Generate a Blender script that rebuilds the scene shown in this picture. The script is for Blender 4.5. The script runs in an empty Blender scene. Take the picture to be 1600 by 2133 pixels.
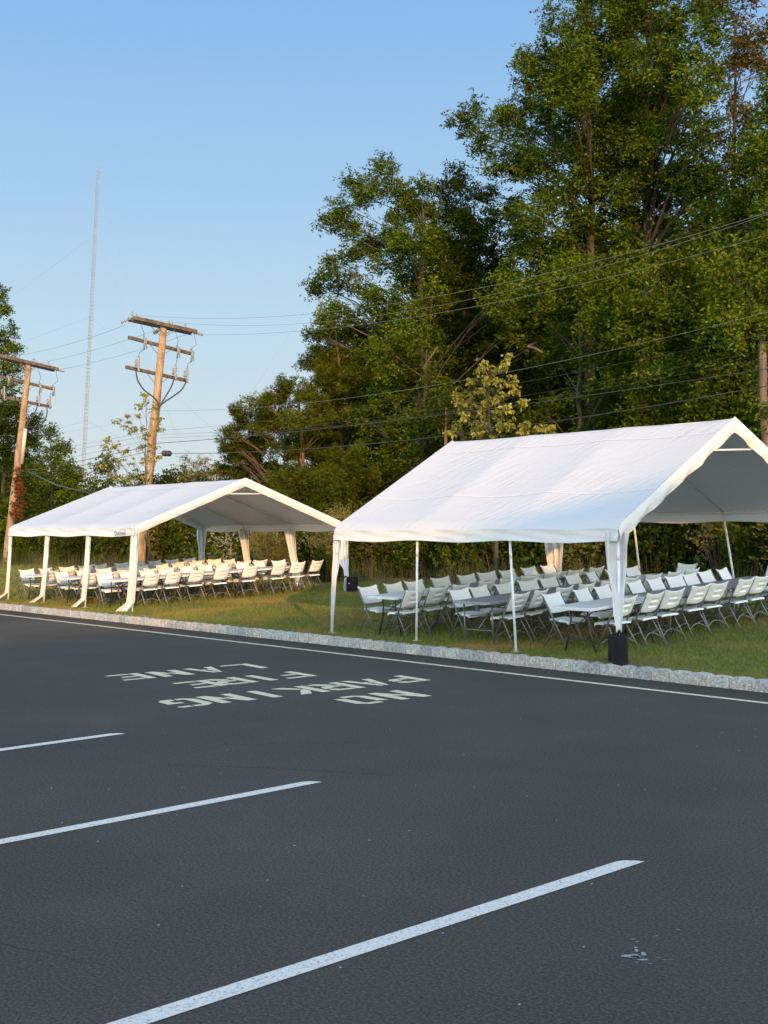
import bpy, math, random
import numpy as np
from mathutils import Vector, Matrix
R = math.radians
rng = np.random.default_rng(7)
random.seed(7)
sc = bpy.context.scene
COL = sc.collection

# ------------------------------------------------------------------ camera
CAM = np.array([0.0, 0.0, 2.1])
F = 2470.38                      # focal length in pixels of the 1600 px wide frame
PITCH, ROLL, YAW = 0.0117347, -0.0094315, 0.8410008
fw = np.array([-math.sin(YAW)*math.cos(PITCH), math.cos(YAW)*math.cos(PITCH), math.sin(PITCH)])
r0 = np.array([math.cos(YAW), math.sin(YAW), 0.0])
u0 = np.cross(r0, fw)
rt = math.cos(ROLL)*r0 + math.sin(ROLL)*u0
up = -math.sin(ROLL)*r0 + math.cos(ROLL)*u0
cd = bpy.data.cameras.new('camera')
cam = bpy.data.objects.new('camera', cd); COL.objects.link(cam)
cd.sensor_fit = 'HORIZONTAL'; cd.sensor_width = 36.0; cd.lens = F/1600*36.0
cd.clip_start = 0.1; cd.clip_end = 6000
m = Matrix(((rt[0], up[0], -fw[0], CAM[0]), (rt[1], up[1], -fw[1], CAM[1]), (rt[2], up[2], -fw[2], CAM[2]), (0, 0, 0, 1)))
cam.matrix_world = m
sc.camera = cam

# ------------------------------------------------------------------ sky and sun
SUN_EL, SUN_AZ = 13.0, -30.0       # elevation; azimuth from +X towards -Y
w = bpy.data.worlds.new('World'); sc.world = w; w.use_nodes = True
wn = w.node_tree.nodes; wl = w.node_tree.links
bg = wn['Background']
sky = wn.new('ShaderNodeTexSky'); sky.sky_type = 'NISHITA'; sky.sun_disc = False
sky.sun_elevation = R(SUN_EL); sky.sun_rotation = R(90.0 - SUN_AZ)
sky.altitude = 50; sky.air_density = 1.0; sky.dust_density = 0.3; sky.ozone_density = 1.6
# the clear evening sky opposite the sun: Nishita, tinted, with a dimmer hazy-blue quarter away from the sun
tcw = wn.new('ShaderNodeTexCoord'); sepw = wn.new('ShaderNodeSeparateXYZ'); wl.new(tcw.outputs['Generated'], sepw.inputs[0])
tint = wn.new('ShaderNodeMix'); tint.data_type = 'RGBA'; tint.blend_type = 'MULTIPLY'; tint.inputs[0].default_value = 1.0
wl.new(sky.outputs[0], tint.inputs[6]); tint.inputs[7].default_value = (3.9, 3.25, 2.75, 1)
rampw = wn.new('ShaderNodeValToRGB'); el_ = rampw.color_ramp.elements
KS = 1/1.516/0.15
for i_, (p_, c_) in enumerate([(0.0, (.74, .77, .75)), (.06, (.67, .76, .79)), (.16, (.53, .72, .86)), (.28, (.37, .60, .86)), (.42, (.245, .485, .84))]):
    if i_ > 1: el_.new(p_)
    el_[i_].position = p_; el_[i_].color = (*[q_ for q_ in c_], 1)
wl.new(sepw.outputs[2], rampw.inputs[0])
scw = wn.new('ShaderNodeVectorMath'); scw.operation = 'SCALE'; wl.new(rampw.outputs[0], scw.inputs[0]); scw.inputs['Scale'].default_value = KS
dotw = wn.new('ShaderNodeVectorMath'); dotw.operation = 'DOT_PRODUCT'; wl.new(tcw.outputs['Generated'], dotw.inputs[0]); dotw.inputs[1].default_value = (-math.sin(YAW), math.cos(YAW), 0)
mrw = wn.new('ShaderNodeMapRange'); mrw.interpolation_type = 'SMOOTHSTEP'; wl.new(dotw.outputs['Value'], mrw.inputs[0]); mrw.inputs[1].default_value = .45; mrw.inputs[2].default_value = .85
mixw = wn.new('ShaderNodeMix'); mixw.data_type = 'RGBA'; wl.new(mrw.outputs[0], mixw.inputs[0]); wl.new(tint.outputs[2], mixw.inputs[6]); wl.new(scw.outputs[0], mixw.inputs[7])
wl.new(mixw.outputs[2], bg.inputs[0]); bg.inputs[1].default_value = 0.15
sd = bpy.data.lights.new('sun', 'SUN'); sd.energy = 3.1; sd.angle = R(0.6); sd.color = (1.0, 0.53, 0.18)
so = bpy.data.objects.new('sun', sd); COL.objects.link(so)
sv = Vector((math.cos(R(SUN_AZ))*math.cos(R(SUN_EL)), math.sin(R(SUN_AZ))*math.cos(R(SUN_EL)), math.sin(R(SUN_EL))))
so.rotation_euler = sv.to_track_quat('Z', 'Y').to_euler()
sc.view_settings.view_transform = 'Standard'; sc.view_settings.look = 'None'
sc.view_settings.exposure = 0.6; sc.view_settings.gamma = 1.0
sc.cycles.max_bounces = 6; sc.cycles.diffuse_bounces = 3; sc.cycles.transparent_max_bounces = 8
sc.cycles.transmission_bounces = 3; sc.cycles.glossy_bounces = 2

# ------------------------------------------------------------------ pixel -> world helpers (1600x2133 frame)
def ray(x, y): return fw + (x-800)/F*rt - (y-1066.5)/F*up
def onY(x, y, Y): d = ray(x, y); return CAM + d*(Y/d[1])
def onX(x, y, X): d = ray(x, y); return CAM + d*(X/d[0])
def depth_at(x, y, Y): return Y/ray(x, y)[1]
KY = 13.25                        # front face of the kerb
def lawn_z(X, Y):
    t = min(max((X+25.0)/9.0, 0.0), 1.0)
    s = .034 + .014*t
    d = max(0.0, Y-(KY+.12))
    return .142 + s*min(d, 8.5) + .012*max(0.0, min(d-8.5, 30))
def lawn_s(X):
    t = min(max((X+25.0)/9.0, 0.0), 1.0)
    return .034 + .014*t

# ------------------------------------------------------------------ object helpers
def tag(o, label=None, cat=None, group=None, kind=None):
    if label: o['label'] = label
    if cat: o['category'] = cat
    if group: o['group'] = group
    if kind: o['kind'] = kind
    return o
def empty(name, loc=(0, 0, 0), rz=0.0, label=None, cat=None, group=None):
    o = bpy.data.objects.new(name, None); COL.objects.link(o)
    o.location = loc; o.rotation_euler = (0, 0, rz); o.empty_display_size = .2
    return tag(o, label, cat, group)
class MB:
    def __init__(s): s.v = []; s.f = []
    def add(s, vs, fs):
        n = len(s.v); s.v.extend([tuple(map(float, p)) for p in vs]); s.f.extend([tuple(i+n for i in f) for f in fs]); return s
    def box(s, c, d, M=None):
        x, y, z = d[0]/2, d[1]/2, d[2]/2
        P = [Vector((sx*x, sy*y, sz*z)) for sz in (-1, 1) for sy in (-1, 1) for sx in (-1, 1)]
        if M is not None: P = [M @ p for p in P]
        P = [p+Vector(c) for p in P]
        return s.add(P, [(0, 2, 3, 1), (4, 5, 7, 6), (0, 1, 5, 4), (2, 6, 7, 3), (0, 4, 6, 2), (1, 3, 7, 5)])
    def tube(s, pts, r, n=8, cap=True):
        pts = [Vector(p) for p in pts]
        rs = r if isinstance(r, (list, tuple)) else [r]*len(pts)
        vs = []; fs = []; prev = None
        for i, p in enumerate(pts):
            a = pts[max(i-1, 0)]; b = pts[min(i+1, len(pts)-1)]
            t = (b-a).normalized()
            if prev is None:
                ref = Vector((0, 0, 1)) if abs(t.z) < .9 else Vector((1, 0, 0))
                e1 = t.cross(ref).normalized()
            else:
                e1 = (prev - t*prev.dot(t)).normalized()
            prev = e1; e2 = t.cross(e1)
            for k in range(n):
                q = 2*math.pi*k/n
                vs.append(p + (e1*math.cos(q)+e2*math.sin(q))*rs[i])
        for i in range(len(pts)-1):
            for k in range(n):
                a = i*n+k; b = i*n+(k+1) % n
                fs.append((a, b, b+n, a+n))
        if cap:
            fs.append(tuple(range(n))[::-1]); fs.append(tuple((len(pts)-1)*n+k for k in range(n)))
        return s.add(vs, fs)
    def build(s, name, mat, parent=None, smooth=False, bevel=0.0):
        me = bpy.data.meshes.new(name); me.from_pydata(s.v, [], s.f); me.materials.append(mat)
        o = bpy.data.objects.new(name, me); COL.objects.link(o)
        if parent is not None: o.parent = parent
        if smooth: me.polygons.foreach_set('use_smooth', [True]*len(me.polygons))
        if bevel:
            b = o.modifiers.new('bevel', 'BEVEL'); b.width = bevel; b.segments = 2
        return o
def np_mesh(name, verts, faces, mat, parent=None, smooth=False):
    """verts (N,3) float, faces (M,k) int"""
    me = bpy.data.meshes.new(name)
    k = faces.shape[1]; M_ = faces.shape[0]
    me.vertices.add(len(verts)); me.vertices.foreach_set('co', verts.astype(np.float32).ravel())
    me.loops.add(M_*k); me.loops.foreach_set('vertex_index', faces.astype(np.int32).ravel())
    me.polygons.add(M_); me.polygons.foreach_set('loop_start', np.arange(0, M_*k, k, dtype=np.int32))
    if smooth: me.polygons.foreach_set('use_smooth', [True]*M_)
    me.update(calc_edges=True); me.materials.append(mat)
    o = bpy.data.objects.new(name, me); COL.objects.link(o)
    if parent is not None: o.parent = parent
    return o
def copy_tree(o, parent=None):
    c = o.copy(); COL.objects.link(c)
    if parent is not None: c.parent = parent
    for ch in list(KIDS.get(o.name, [])): KIDS.setdefault(c.name, []).append(copy_tree(ch, c))
    return c
KIDS = {}
def reg(root, *ch):
    KIDS.setdefault(root.name, []).extend(ch)

# ------------------------------------------------------------------ materials
def mat(name, col, rough=.6, metal=0.0, spec=None):
    m_ = bpy.data.materials.new(name); m_.use_nodes = True
    b = m_.node_tree.nodes['Principled BSDF']
    b.inputs['Base Color'].default_value = (*col, 1); b.inputs['Roughness'].default_value = rough
    b.inputs['Metallic'].default_value = metal
    if spec is not None: b.inputs['Specular IOR Level'].default_value = spec
    return m_
def N(m_, t, **kw):
    n = m_.node_tree.nodes.new(t)
    for k, v in kw.items():
        if k in n.bl_rna.properties: setattr(n, k, v)
        else: n.inputs[k].default_value = v
    return n
def L(m_, a, b): m_.node_tree.links.new(a, b)
def ramp(m_, stops):
    n = m_.node_tree.nodes.new('ShaderNodeValToRGB'); e = n.color_ramp.elements
    while len(e) < len(stops): e.new(.5)
    for i, (p, c) in enumerate(stops): e[i].position = p; e[i].color = (*c, 1)
    return n
def coords(m_, kind='Object', scale=(1, 1, 1), rot=(0, 0, 0)):
    tc = N(m_, 'ShaderNodeTexCoord'); mp = N(m_, 'ShaderNodeMapping')
    mp.inputs['Scale'].default_value = scale; mp.inputs['Rotation'].default_value = rot
    L(m_, tc.outputs[kind], mp.inputs['Vector']); return mp.outputs[0]
def noise_col(m_, stops, scale=5, detail=4, vec=None, rough=.6):
    v = vec or coords(m_)
    n = N(m_, 'ShaderNodeTexNoise', Scale=scale, Detail=detail, Roughness=rough); L(m_, v, n.inputs['Vector'])
    c = ramp(m_, stops); L(m_, n.outputs[0], c.inputs[0]); return n, c
def bump(m_, src, strength=.3, dist=.01, normal=None):
    b = N(m_, 'ShaderNodeBump', Strength=strength, Distance=dist); L(m_, src, b.inputs['Height'])
    if normal is not None: L(m_, normal, b.inputs['Normal'])
    p = m_.node_tree.nodes.get('Principled BSDF')
    if p: L(m_, b.outputs[0], p.inputs['Normal'])
    return b
def mixc(m_, fac, a, b, mode='MIX'):
    n = N(m_, 'ShaderNodeMix', data_type='RGBA', blend_type=mode)
    if isinstance(fac, float): n.inputs[0].default_value = fac
    else: L(m_, fac, n.inputs[0])
    for i, q in ((6, a), (7, b)):
        if isinstance(q, tuple): n.inputs[i].default_value = (*q, 1)
        else: L(m_, q, n.inputs[i])
    return n.outputs[2]
def base(m_, out): L(m_, out, m_.node_tree.nodes['Principled BSDF'].inputs['Base Color'])

def asphalt_mat():
    m_ = mat('asphalt', (.05, .05, .053), .95, spec=.06)
    v = coords(m_)
    n1 = N(m_, 'ShaderNodeTexNoise', Scale=.35, Detail=5, Roughness=.6); L(m_, v, n1.inputs['Vector'])
    c1 = ramp(m_, [(.3, (.062, .055, .0465)), (.5, (.073, .0645, .054)), (.72, (.088, .078, .066))]); L(m_, n1.outputs[0], c1.inputs[0])
    n2 = N(m_, 'ShaderNodeTexNoise', Scale=55, Detail=6, Roughness=.85); L(m_, v, n2.inputs['Vector'])
    c2 = ramp(m_, [(.28, (.30, .30, .30)), (.5, (.95, .95, .95)), (.72, (2.3, 2.28, 2.2))]); L(m_, n2.outputs[0], c2.inputs[0])
    a = mixc(m_, 1.0, c1.outputs[0], c2.outputs[0], 'MULTIPLY')
    vo = N(m_, 'ShaderNodeTexVoronoi', Scale=8.0); L(m_, v, vo.inputs['Vector'])
    c3 = ramp(m_, [(.0, (1, 1, 1)), (.048, (1, 1, 1)), (.06, (0, 0, 0))]); L(m_, vo.outputs['Distance'], c3.inputs[0])
    wn_ = N(m_, 'ShaderNodeSeparateColor'); L(m_, vo.outputs['Color'], wn_.inputs[0])
    gt = N(m_, 'ShaderNodeMath', operation='GREATER_THAN'); gt.inputs[1].default_value = .90; L(m_, wn_.outputs[0], gt.inputs[0])
    mu = N(m_, 'ShaderNodeMath', operation='MULTIPLY'); L(m_, c3.outputs[0], mu.inputs[0]); L(m_, gt.outputs[0], mu.inputs[1])
    b = mixc(m_, mu.outputs[0], a, (.42, .42, .40))
    # a few dark oil-like stains
    n4 = N(m_, 'ShaderNodeTexNoise', Scale=.9, Detail=6, Roughness=.7); L(m_, v, n4.inputs['Vector'])
    c4 = ramp(m_, [(.0, (.45, .45, .46)), (.27, (.72, .72, .73)), (.33, (1, 1, 1))]); L(m_, n4.outputs[0], c4.inputs[0])
    sx = N(m_, 'ShaderNodeSeparateXYZ'); L(m_, v, sx.inputs[0])
    nj = N(m_, 'ShaderNodeTexNoise', Scale=1.2, Detail=4); L(m_, v, nj.inputs['Vector'])
    ad = N(m_, 'ShaderNodeMath', operation='MULTIPLY_ADD'); L(m_, nj.outputs[0], ad.inputs[0]); ad.inputs[1].default_value = .5; L(m_, sx.outputs[1], ad.inputs[2])
    gm = N(m_, 'ShaderNodeMapRange'); L(m_, ad.outputs[0], gm.inputs[0]); gm.inputs[1].default_value = 12.7; gm.inputs[2].default_value = 13.5; gm.inputs[4].default_value = .75
    # hairline cracks, only where a broad noise lets them show
    vc = N(m_, 'ShaderNodeTexVoronoi', Scale=.42, feature='DISTANCE_TO_EDGE')
    nd_ = N(m_, 'ShaderNodeTexNoise', Scale=1.6, Detail=5, Roughness=.7); L(m_, v, nd_.inputs['Vector'])
    vadd = mixc(m_, .22, v, nd_.outputs['Color'], 'ADD'); L(m_, vadd, vc.inputs['Vector'])
    cc = ramp(m_, [(0, (1, 1, 1)), (.0016, (1, 1, 1)), (.0035, (0, 0, 0))]); L(m_, vc.outputs[0], cc.inputs[0])
    nm = N(m_, 'ShaderNodeTexNoise', Scale=.28, Detail=2); L(m_, v, nm.inputs['Vector']); cm = ramp(m_, [(.56, (0, 0, 0)), (.64, (.6, .6, .6))]); L(m_, nm.outputs[0], cm.inputs[0])
    ck = N(m_, 'ShaderNodeMath', operation='MULTIPLY'); L(m_, cc.outputs[0], ck.inputs[0]); L(m_, cm.outputs[0], ck.inputs[1])
    e0 = mixc(m_, 1.0, b, c4.outputs[0], 'MULTIPLY'); e1 = mixc(m_, gm.outputs[0], e0, (.055, .048, .038)); base(m_, mixc(m_, ck.outputs[0], e1, (.016, .015, .014)))
    n5 = N(m_, 'ShaderNodeTexNoise', Scale=130, Detail=2); L(m_, v, n5.inputs['Vector'])
    bump(m_, n5.outputs[0], .3, .004)
    return m_
def paint_mat(name, col, wear=.55):
    m_ = mat(name, col, .9, spec=.1)
    v = coords(m_)
    n = N(m_, 'ShaderNodeTexNoise', Scale=48, Detail=6, Roughness=.85); L(m_, v, n.inputs['Vector'])
    c = ramp(m_, [(.0, (.07, .07, .07)), (.40, tuple(.35*q for q in col)), (.46, tuple(.9*q for q in col)), (1, tuple(min(1, q*1.06) for q in col))])
    L(m_, n.outputs[0], c.inputs[0]); base(m_, c.outputs[0])
    n5 = N(m_, 'ShaderNodeTexNoise', Scale=90, Detail=2); L(m_, v, n5.inputs['Vector'])
    bump(m_, n5.outputs[0], .3, .004)
    return m_
def leaf_mat(name, c1, c2, c3, trans=.3, var=.5, sheen=.35):
    sheen = .02
    m_ = bpy.data.materials.new(name); m_.use_nodes = True
    nt = m_.node_tree; b = nt.nodes['Principled BSDF']; out = nt.nodes['Material Output']
    g = N(m_, 'ShaderNodeNewGeometry')
    c = ramp(m_, [(0, c1), (.55, c2), (1, c3)]); L(m_, g.outputs['Random Per Island'], c.inputs[0])
    n = N(m_, 'ShaderNodeTexNoise', Scale=.55, Detail=3); L(m_, coords(m_), n.inputs['Vector'])
    k = ramp(m_, [(.3, (1-var, 1-var, 1-var)), (.7, (1+var, 1+var*.9, 1+var*.6))]); L(m_, n.outputs[0], k.inputs[0])
    col = mixc(m_, 1.0, c.outputs[0], k.outputs[0], 'MULTIPLY')
    base(m_, col); b.inputs['Roughness'].default_value = .7; b.inputs['Specular IOR Level'].default_value = sheen
    t = N(m_, 'ShaderNodeBsdfTranslucent'); L(m_, col, t.inputs['Color'])
    mx = N(m_, 'ShaderNodeMixShader'); mx.inputs[0].default_value = trans
    L(m_, b.outputs[0], mx.inputs[1]); L(m_, t.outputs[0], mx.inputs[2]); L(m_, mx.outputs[0], out.inputs['Surface'])
    return m_
def fabric_mat(name, wr_scale=(1, 1, 1), wr_rot=(0, 0, 0), strength=.5, trans=.12, col=(.80, .80, .80), nsc=2.2, dist=.05):
    m_ = bpy.data.materials.new(name); m_.use_nodes = True
    nt = m_.node_tree; b = nt.nodes['Principled BSDF']; out = nt.nodes['Material Output']
    b.inputs['Base Color'].default_value = (*col, 1); b.inputs['Roughness'].default_value = .45
    b.inputs['Specular IOR Level'].default_value = .35
    v0 = coords(m_, 'Object', (1, 1, 1), wr_rot); mp2 = N(m_, 'ShaderNodeMapping'); mp2.inputs['Scale'].default_value = wr_scale; L(m_, v0, mp2.inputs['Vector']); v = mp2.outputs[0]
    n = N(m_, 'ShaderNodeTexNoise', Scale=nsc, Detail=4, Roughness=.5, Distortion=.6); L(m_, v, n.inputs['Vector'])
    n2 = N(m_, 'ShaderNodeTexNoise', Scale=1.3, Detail=3); L(m_, coords(m_), n2.inputs['Vector'])
    nk = N(m_, 'ShaderNodeTexNoise', Scale=.9, Detail=2); L(m_, coords(m_), nk.inputs['Vector'])
    mk = N(m_, 'ShaderNodeMapRange'); L(m_, nk.outputs[0], mk.inputs[0]); mk.inputs[1].default_value = .35; mk.inputs[2].default_value = .65; mk.inputs[3].default_value = .15; mk.inputs[4].default_value = 1.6
    ms = N(m_, 'ShaderNodeMath', operation='MULTIPLY'); L(m_, mk.outputs[0], ms.inputs[0]); ms.inputs[1].default_value = strength
    b1 = N(m_, 'ShaderNodeBump', Strength=strength, Distance=dist); L(m_, n.outputs[0], b1.inputs['Height']); L(m_, ms.outputs[0], b1.inputs['Strength'])
    b2 = N(m_, 'ShaderNodeBump', Strength=strength*.5, Distance=.05); L(m_, n2.outputs[0], b2.inputs['Height']); L(m_, b1.outputs[0], b2.inputs['Normal'])
    L(m_, b2.outputs[0], b.inputs['Normal'])
    t = N(m_, 'ShaderNodeBsdfTranslucent'); t.inputs['Color'].default_value = (*col, 1)
    mx = N(m_, 'ShaderNodeMixShader'); mx.inputs[0].default_value = trans
    L(m_, b.outputs[0], mx.inputs[1]); L(m_, t.outputs[0], mx.inputs[2]); L(m_, mx.outputs[0], out.inputs['Surface'])
    return m_

M = {}
M['asphalt'] = asphalt_mat()
M['white_paint'] = paint_mat('white_paint', (.74, .68, .61))
M['cream_paint'] = paint_mat('cream_paint', (.74, .64, .44))
M['faded_paint'] = paint_mat('faded_paint', (.36, .36, .34))
M['plastic'] = mat('white_plastic', (.8, .8, .78), .42)
_n, _c = noise_col(M['plastic'], [(.3, (.74, .77, .77)), (.6, (.79, .82, .82))], 6, 5); base(M['plastic'], _c.outputs[0])
_n = N(M['plastic'], 'ShaderNodeTexNoise', Scale=160, Detail=2); L(M['plastic'], coords(M['plastic']), _n.inputs['Vector']); bump(M['plastic'], _n.outputs[0], .15, .002)
M['tabletop_white'] = mat('white_tabletop', (.68, .69, .70), .45)
_n, _c = noise_col(M['tabletop_white'], [(.3, (.60, .61, .62)), (.65, (.70, .71, .72))], 9, 6); base(M['tabletop_white'], _c.outputs[0])
M['tabletop_grey'] = mat('grey_tabletop', (.26, .26, .27), .5)
_n, _c = noise_col(M['tabletop_grey'], [(.3, (.21, .21, .215)), (.65, (.27, .27, .275))], 7, 6); base(M['tabletop_grey'], _c.outputs[0])
M['frame'] = mat('grey_steel', (.17, .17, .175), .42, .35)
_n, _c = noise_col(M['frame'], [(.3, (.14, .14, .145)), (.7, (.20, .20, .205))], 12, 4); base(M['frame'], _c.outputs[0])
M['black'] = mat('black_steel', (.018, .018, .02), .4)
_n, _c = noise_col(M['black'], [(.3, (.014, .014, .016)), (.7, (.028, .028, .03))], 12, 4); base(M['black'], _c.outputs[0])
M['post'] = mat('white_steel', (.72, .73, .73), .35)
_n, _c = noise_col(M['post'], [(.3, (.64, .65, .65)), (.7, (.75, .76, .76))], 10, 4); base(M['post'], _c.outputs[0])
M['bag'] = mat('black_nylon', (.010, .010, .012), .85, spec=.2)
_n, _c = noise_col(M['bag'], [(.3, (.008, .008, .010)), (.7, (.014, .013, .016))], 14, 4); base(M['bag'], _c.outputs[0]); bump(M['bag'], _n.outputs[0], .5, .02)
M['navy'] = mat('navy_print', (.02, .025, .07), .5); noise_n, noise_c = noise_col(M['navy'], [(.3, (.015, .02, .06)), (.7, (.03, .035, .08))], 20, 2); base(M['navy'], noise_c.outputs[0])
M['roof'] = fabric_mat('creased_white_tarpaulin', (1.3, 6, 1), (0, 0, R(-58)), .38, .05, (.57, .57, .57), nsc=1.9, dist=.05)
M['roof_smooth'] = fabric_mat('smooth_white_tarpaulin', (1.0, 6, 1), (0, 0, R(-70)), .20, .05, (.57, .57, .57), nsc=1.0, dist=.05)
M['cloth'] = fabric_mat('white_gathered_cloth', (7, 7, .6), (0, 0, 0), .5, .2, (.70, .70, .70), dist=.03)

def stone_mat():
    m_ = mat('granite', (.35, .35, .33), .85)
    v = coords(m_)
    g = N(m_, 'ShaderNodeNewGeometry')
    c = ramp(m_, [(0, (.25, .26, .26)), (.3, (.34, .35, .34)), (.6, (.40, .385, .36)), (.85, (.38, .345, .31)), (1, (.30, .31, .32))])
    L(m_, g.outputs['Random Per Island'], c.inputs[0])
    n = N(m_, 'ShaderNodeTexNoise', Scale=38, Detail=5, Roughness=.75); L(m_, v, n.inputs['Vector'])
    c2 = ramp(m_, [(.30, (.40, .41, .45)), (.5, (1.0, 1.0, 1.0)), (.68, (2.0, 1.98, 1.9))]); L(m_, n.outputs[0], c2.inputs[0])
    base(m_, mixc(m_, 1.0, c.outputs[0], c2.outputs[0], 'MULTIPLY'))
    n3 = N(m_, 'ShaderNodeTexNoise', Scale=22, Detail=5, Roughness=.7); L(m_, v, n3.inputs['Vector'])
    bump(m_, n3.outputs[0], .9, .02); return m_
M['granite'] = stone_mat()
M['mortar'] = mat('mortar', (.42, .40, .34), .9)
_n, _c = noise_col(M['mortar'], [(.3, (.38, .36, .31)), (.7, (.56, .53, .46))], 30, 5); base(M['mortar'], _c.outputs[0])
def soil_mat():
    m_ = mat('lawn_soil', (.05, .06, .02), .95)
    _n, c = noise_col(m_, [(.3, (.055, .072, .010)), (.5, (.10, .105, .017)), (.7, (.19, .145, .038))], .8, 7, rough=.7)
    base(m_, c.outputs[0]); n3 = N(m_, 'ShaderNodeTexNoise', Scale=60, Detail=4); L(m_, coords(m_), n3.inputs['Vector']); bump(m_, n3.outputs[0], 1, .03)
    return m_
M['soil'] = soil_mat()
M['litter'] = mat('leaf_litter', (.05, .04, .02), .95)
_n, _c = noise_col(M['litter'], [(.3, (.02, .022, .01)), (.5, (.045, .04, .018)), (.7, (.08, .06, .03))], 1.5, 8, rough=.75); base(M['litter'], _c.outputs[0])
def grass_mat(name, a, b_, c_, dry, scale=.5):
    m_ = bpy.data.materials.new(name); m_.use_nodes = True
    nt = m_.node_tree; b = nt.nodes['Principled BSDF']; out = nt.nodes['Material Output']
    g = N(m_, 'ShaderNodeNewGeometry'); c = ramp(m_, [(0, a), (.5, b_), (1, c_)]); L(m_, g.outputs['Random Per Island'], c.inputs[0])
    n = N(m_, 'ShaderNodeTexNoise', Scale=scale, Detail=5, Roughness=.65); L(m_, coords(m_), n.inputs['Vector'])
    k = ramp(m_, [(.48, (0, 0, 0)), (.66, (1, 1, 1))]); L(m_, n.outputs[0], k.inputs[0])
    col = mixc(m_, k.outputs[0], c.outputs[0], dry); base(m_, col); b.inputs['Roughness'].default_value = .55
    t = N(m_, 'ShaderNodeBsdfTranslucent'); L(m_, col, t.inputs['Color'])
    mx = N(m_, 'ShaderNodeMixShader'); mx.inputs[0].default_value = .3
    L(m_, b.outputs[0], mx.inputs[1]); L(m_, t.outputs[0], mx.inputs[2]); L(m_, mx.outputs[0], out.inputs['Surface'])
    return m_
M['grass'] = grass_mat('grass_blades', (.075, .120, .008), (.145, .185, .015), (.29, .28, .038), (.34, .23, .06))
M['weed'] = grass_mat('weed_stems', (.04, .06, .016), (.07, .085, .024), (.12, .11, .04), (.13, .10, .05), .8)
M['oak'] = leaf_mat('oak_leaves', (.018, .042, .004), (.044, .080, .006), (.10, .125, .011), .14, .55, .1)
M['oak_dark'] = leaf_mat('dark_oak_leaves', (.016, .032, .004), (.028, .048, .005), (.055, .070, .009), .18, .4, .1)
M['oak_rust'] = leaf_mat('rusty_oak_leaves', (.032, .052, .007), (.065, .065, .012), (.17, .075, .026), .3, .3)
M['maple'] = leaf_mat('olive_leaves', (.028, .058, .004), (.060, .100, .007), (.12, .145, .013), .16, .6, .1)
M['pine'] = leaf_mat('pine_needles', (.032, .052, .005), (.058, .078, .007), (.11, .115, .013), .12, .45, .1)
M['yellow'] = leaf_mat('yellow_green_leaves', (.12, .15, .04), (.20, .20, .06), (.28, .22, .08), .35, .25)
M['poplar'] = leaf_mat('poplar_leaves', (.15, .17, .03), (.26, .26, .055), (.40, .34, .08), .4, .25)
M['redleaf'] = leaf_mat('red_creeper_leaves', (.14, .05, .02), (.22, .07, .03), (.08, .07, .02), .3, .3)
M['shrub'] = leaf_mat('shrub_leaves', (.026, .050, .005), (.052, .084, .008), (.11, .125, .015), .22, .55, .1)
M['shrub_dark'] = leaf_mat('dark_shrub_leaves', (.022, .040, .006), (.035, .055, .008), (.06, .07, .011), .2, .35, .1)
M['blossom'] = leaf_mat('white_blossom', (.30, .30, .24), (.42, .42, .34), (.2, .22, .1), .3, .2)
def bark_mat(name, a, b_, sc_=9):
    m_ = mat(name, a, .9); v = coords(m_, 'Object', (1, 1, .25))
    _n, c = noise_col(m_, [(.3, tuple(q*.5 for q in a)), (.5, a), (.7, b_)], sc_, 6, v); base(m_, c.outputs[0]); bump(m_, _n.outputs[0], .8, .04); return m_
M['bark'] = bark_mat('oak_bark', (.05, .040, .031), (.10, .08, .062))
M['pine_bark'] = bark_mat('pine_bark', (.14, .08, .05), (.24, .14, .09), 6)
M['deadwood'] = bark_mat('dead_wood', (.11, .08, .06), (.22, .16, .11), 4)
M['pole'] = bark_mat('weathered_pole_wood', (.30, .21, .13), (.42, .31, .20), 5)
M['arm'] = bark_mat('dark_crossarm_wood', (.10, .078, .058), (.16, .125, .09), 7)
M['insul'] = mat('grey_porcelain', (.2, .19, .18), .4)
_n, _c = noise_col(M['insul'], [(.3, (.14, .135, .13)), (.7, (.26, .25, .24))], 15, 3); base(M['insul'], _c.outputs[0])
M['wire'] = mat('wire_black', (.03, .03, .032), .5); _n, _c = noise_col(M['wire'], [(.3, (.022, .022, .024)), (.7, (.04, .04, .042))], 2, 3); base(M['wire'], _c.outputs[0])
M['wire_al'] = mat('bare_wire', (.28, .28, .28), .4, .4); _n, _c = noise_col(M['wire_al'], [(.3, (.14, .14, .14)), (.7, (.22, .22, .21))], 2, 3); base(M['wire_al'], _c.outputs[0])
M['mast'] = mat('mast_steel', (.14, .16, .18), .6); _n, _c = noise_col(M['mast'], [(.3, (.12, .14, .16)), (.7, (.17, .19, .22))], .1, 3); base(M['mast'], _c.outputs[0])
M['conduit'] = mat('grey_conduit', (.45, .44, .42), .5); _n, _c = noise_col(M['conduit'], [(.3, (.4, .39, .37)), (.7, (.5, .49, .47))], 3, 3); base(M['conduit'], _c.outputs[0])
M['brick'] = mat('tan_brick', (.35, .26, .2), .85)
_b = N(M['brick'], 'ShaderNodeTexBrick', Scale=3.0); _b.inputs['Color1'].default_value = (.38, .27, .2, 1); _b.inputs['Color2'].default_value = (.30, .21, .16, 1); _b.inputs['Mortar'].default_value = (.45, .43, .4, 1)
L(M['brick'], coords(M['brick']), _b.inputs['Vector']); base(M['brick'], _b.outputs[0])
M['glass'] = mat('window_glass', (.04, .05, .06), .08); _n, _c = noise_col(M['glass'], [(.3, (.03, .04, .05)), (.7, (.05, .06, .07))], 1, 2); base(M['glass'], _c.outputs[0])

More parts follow.
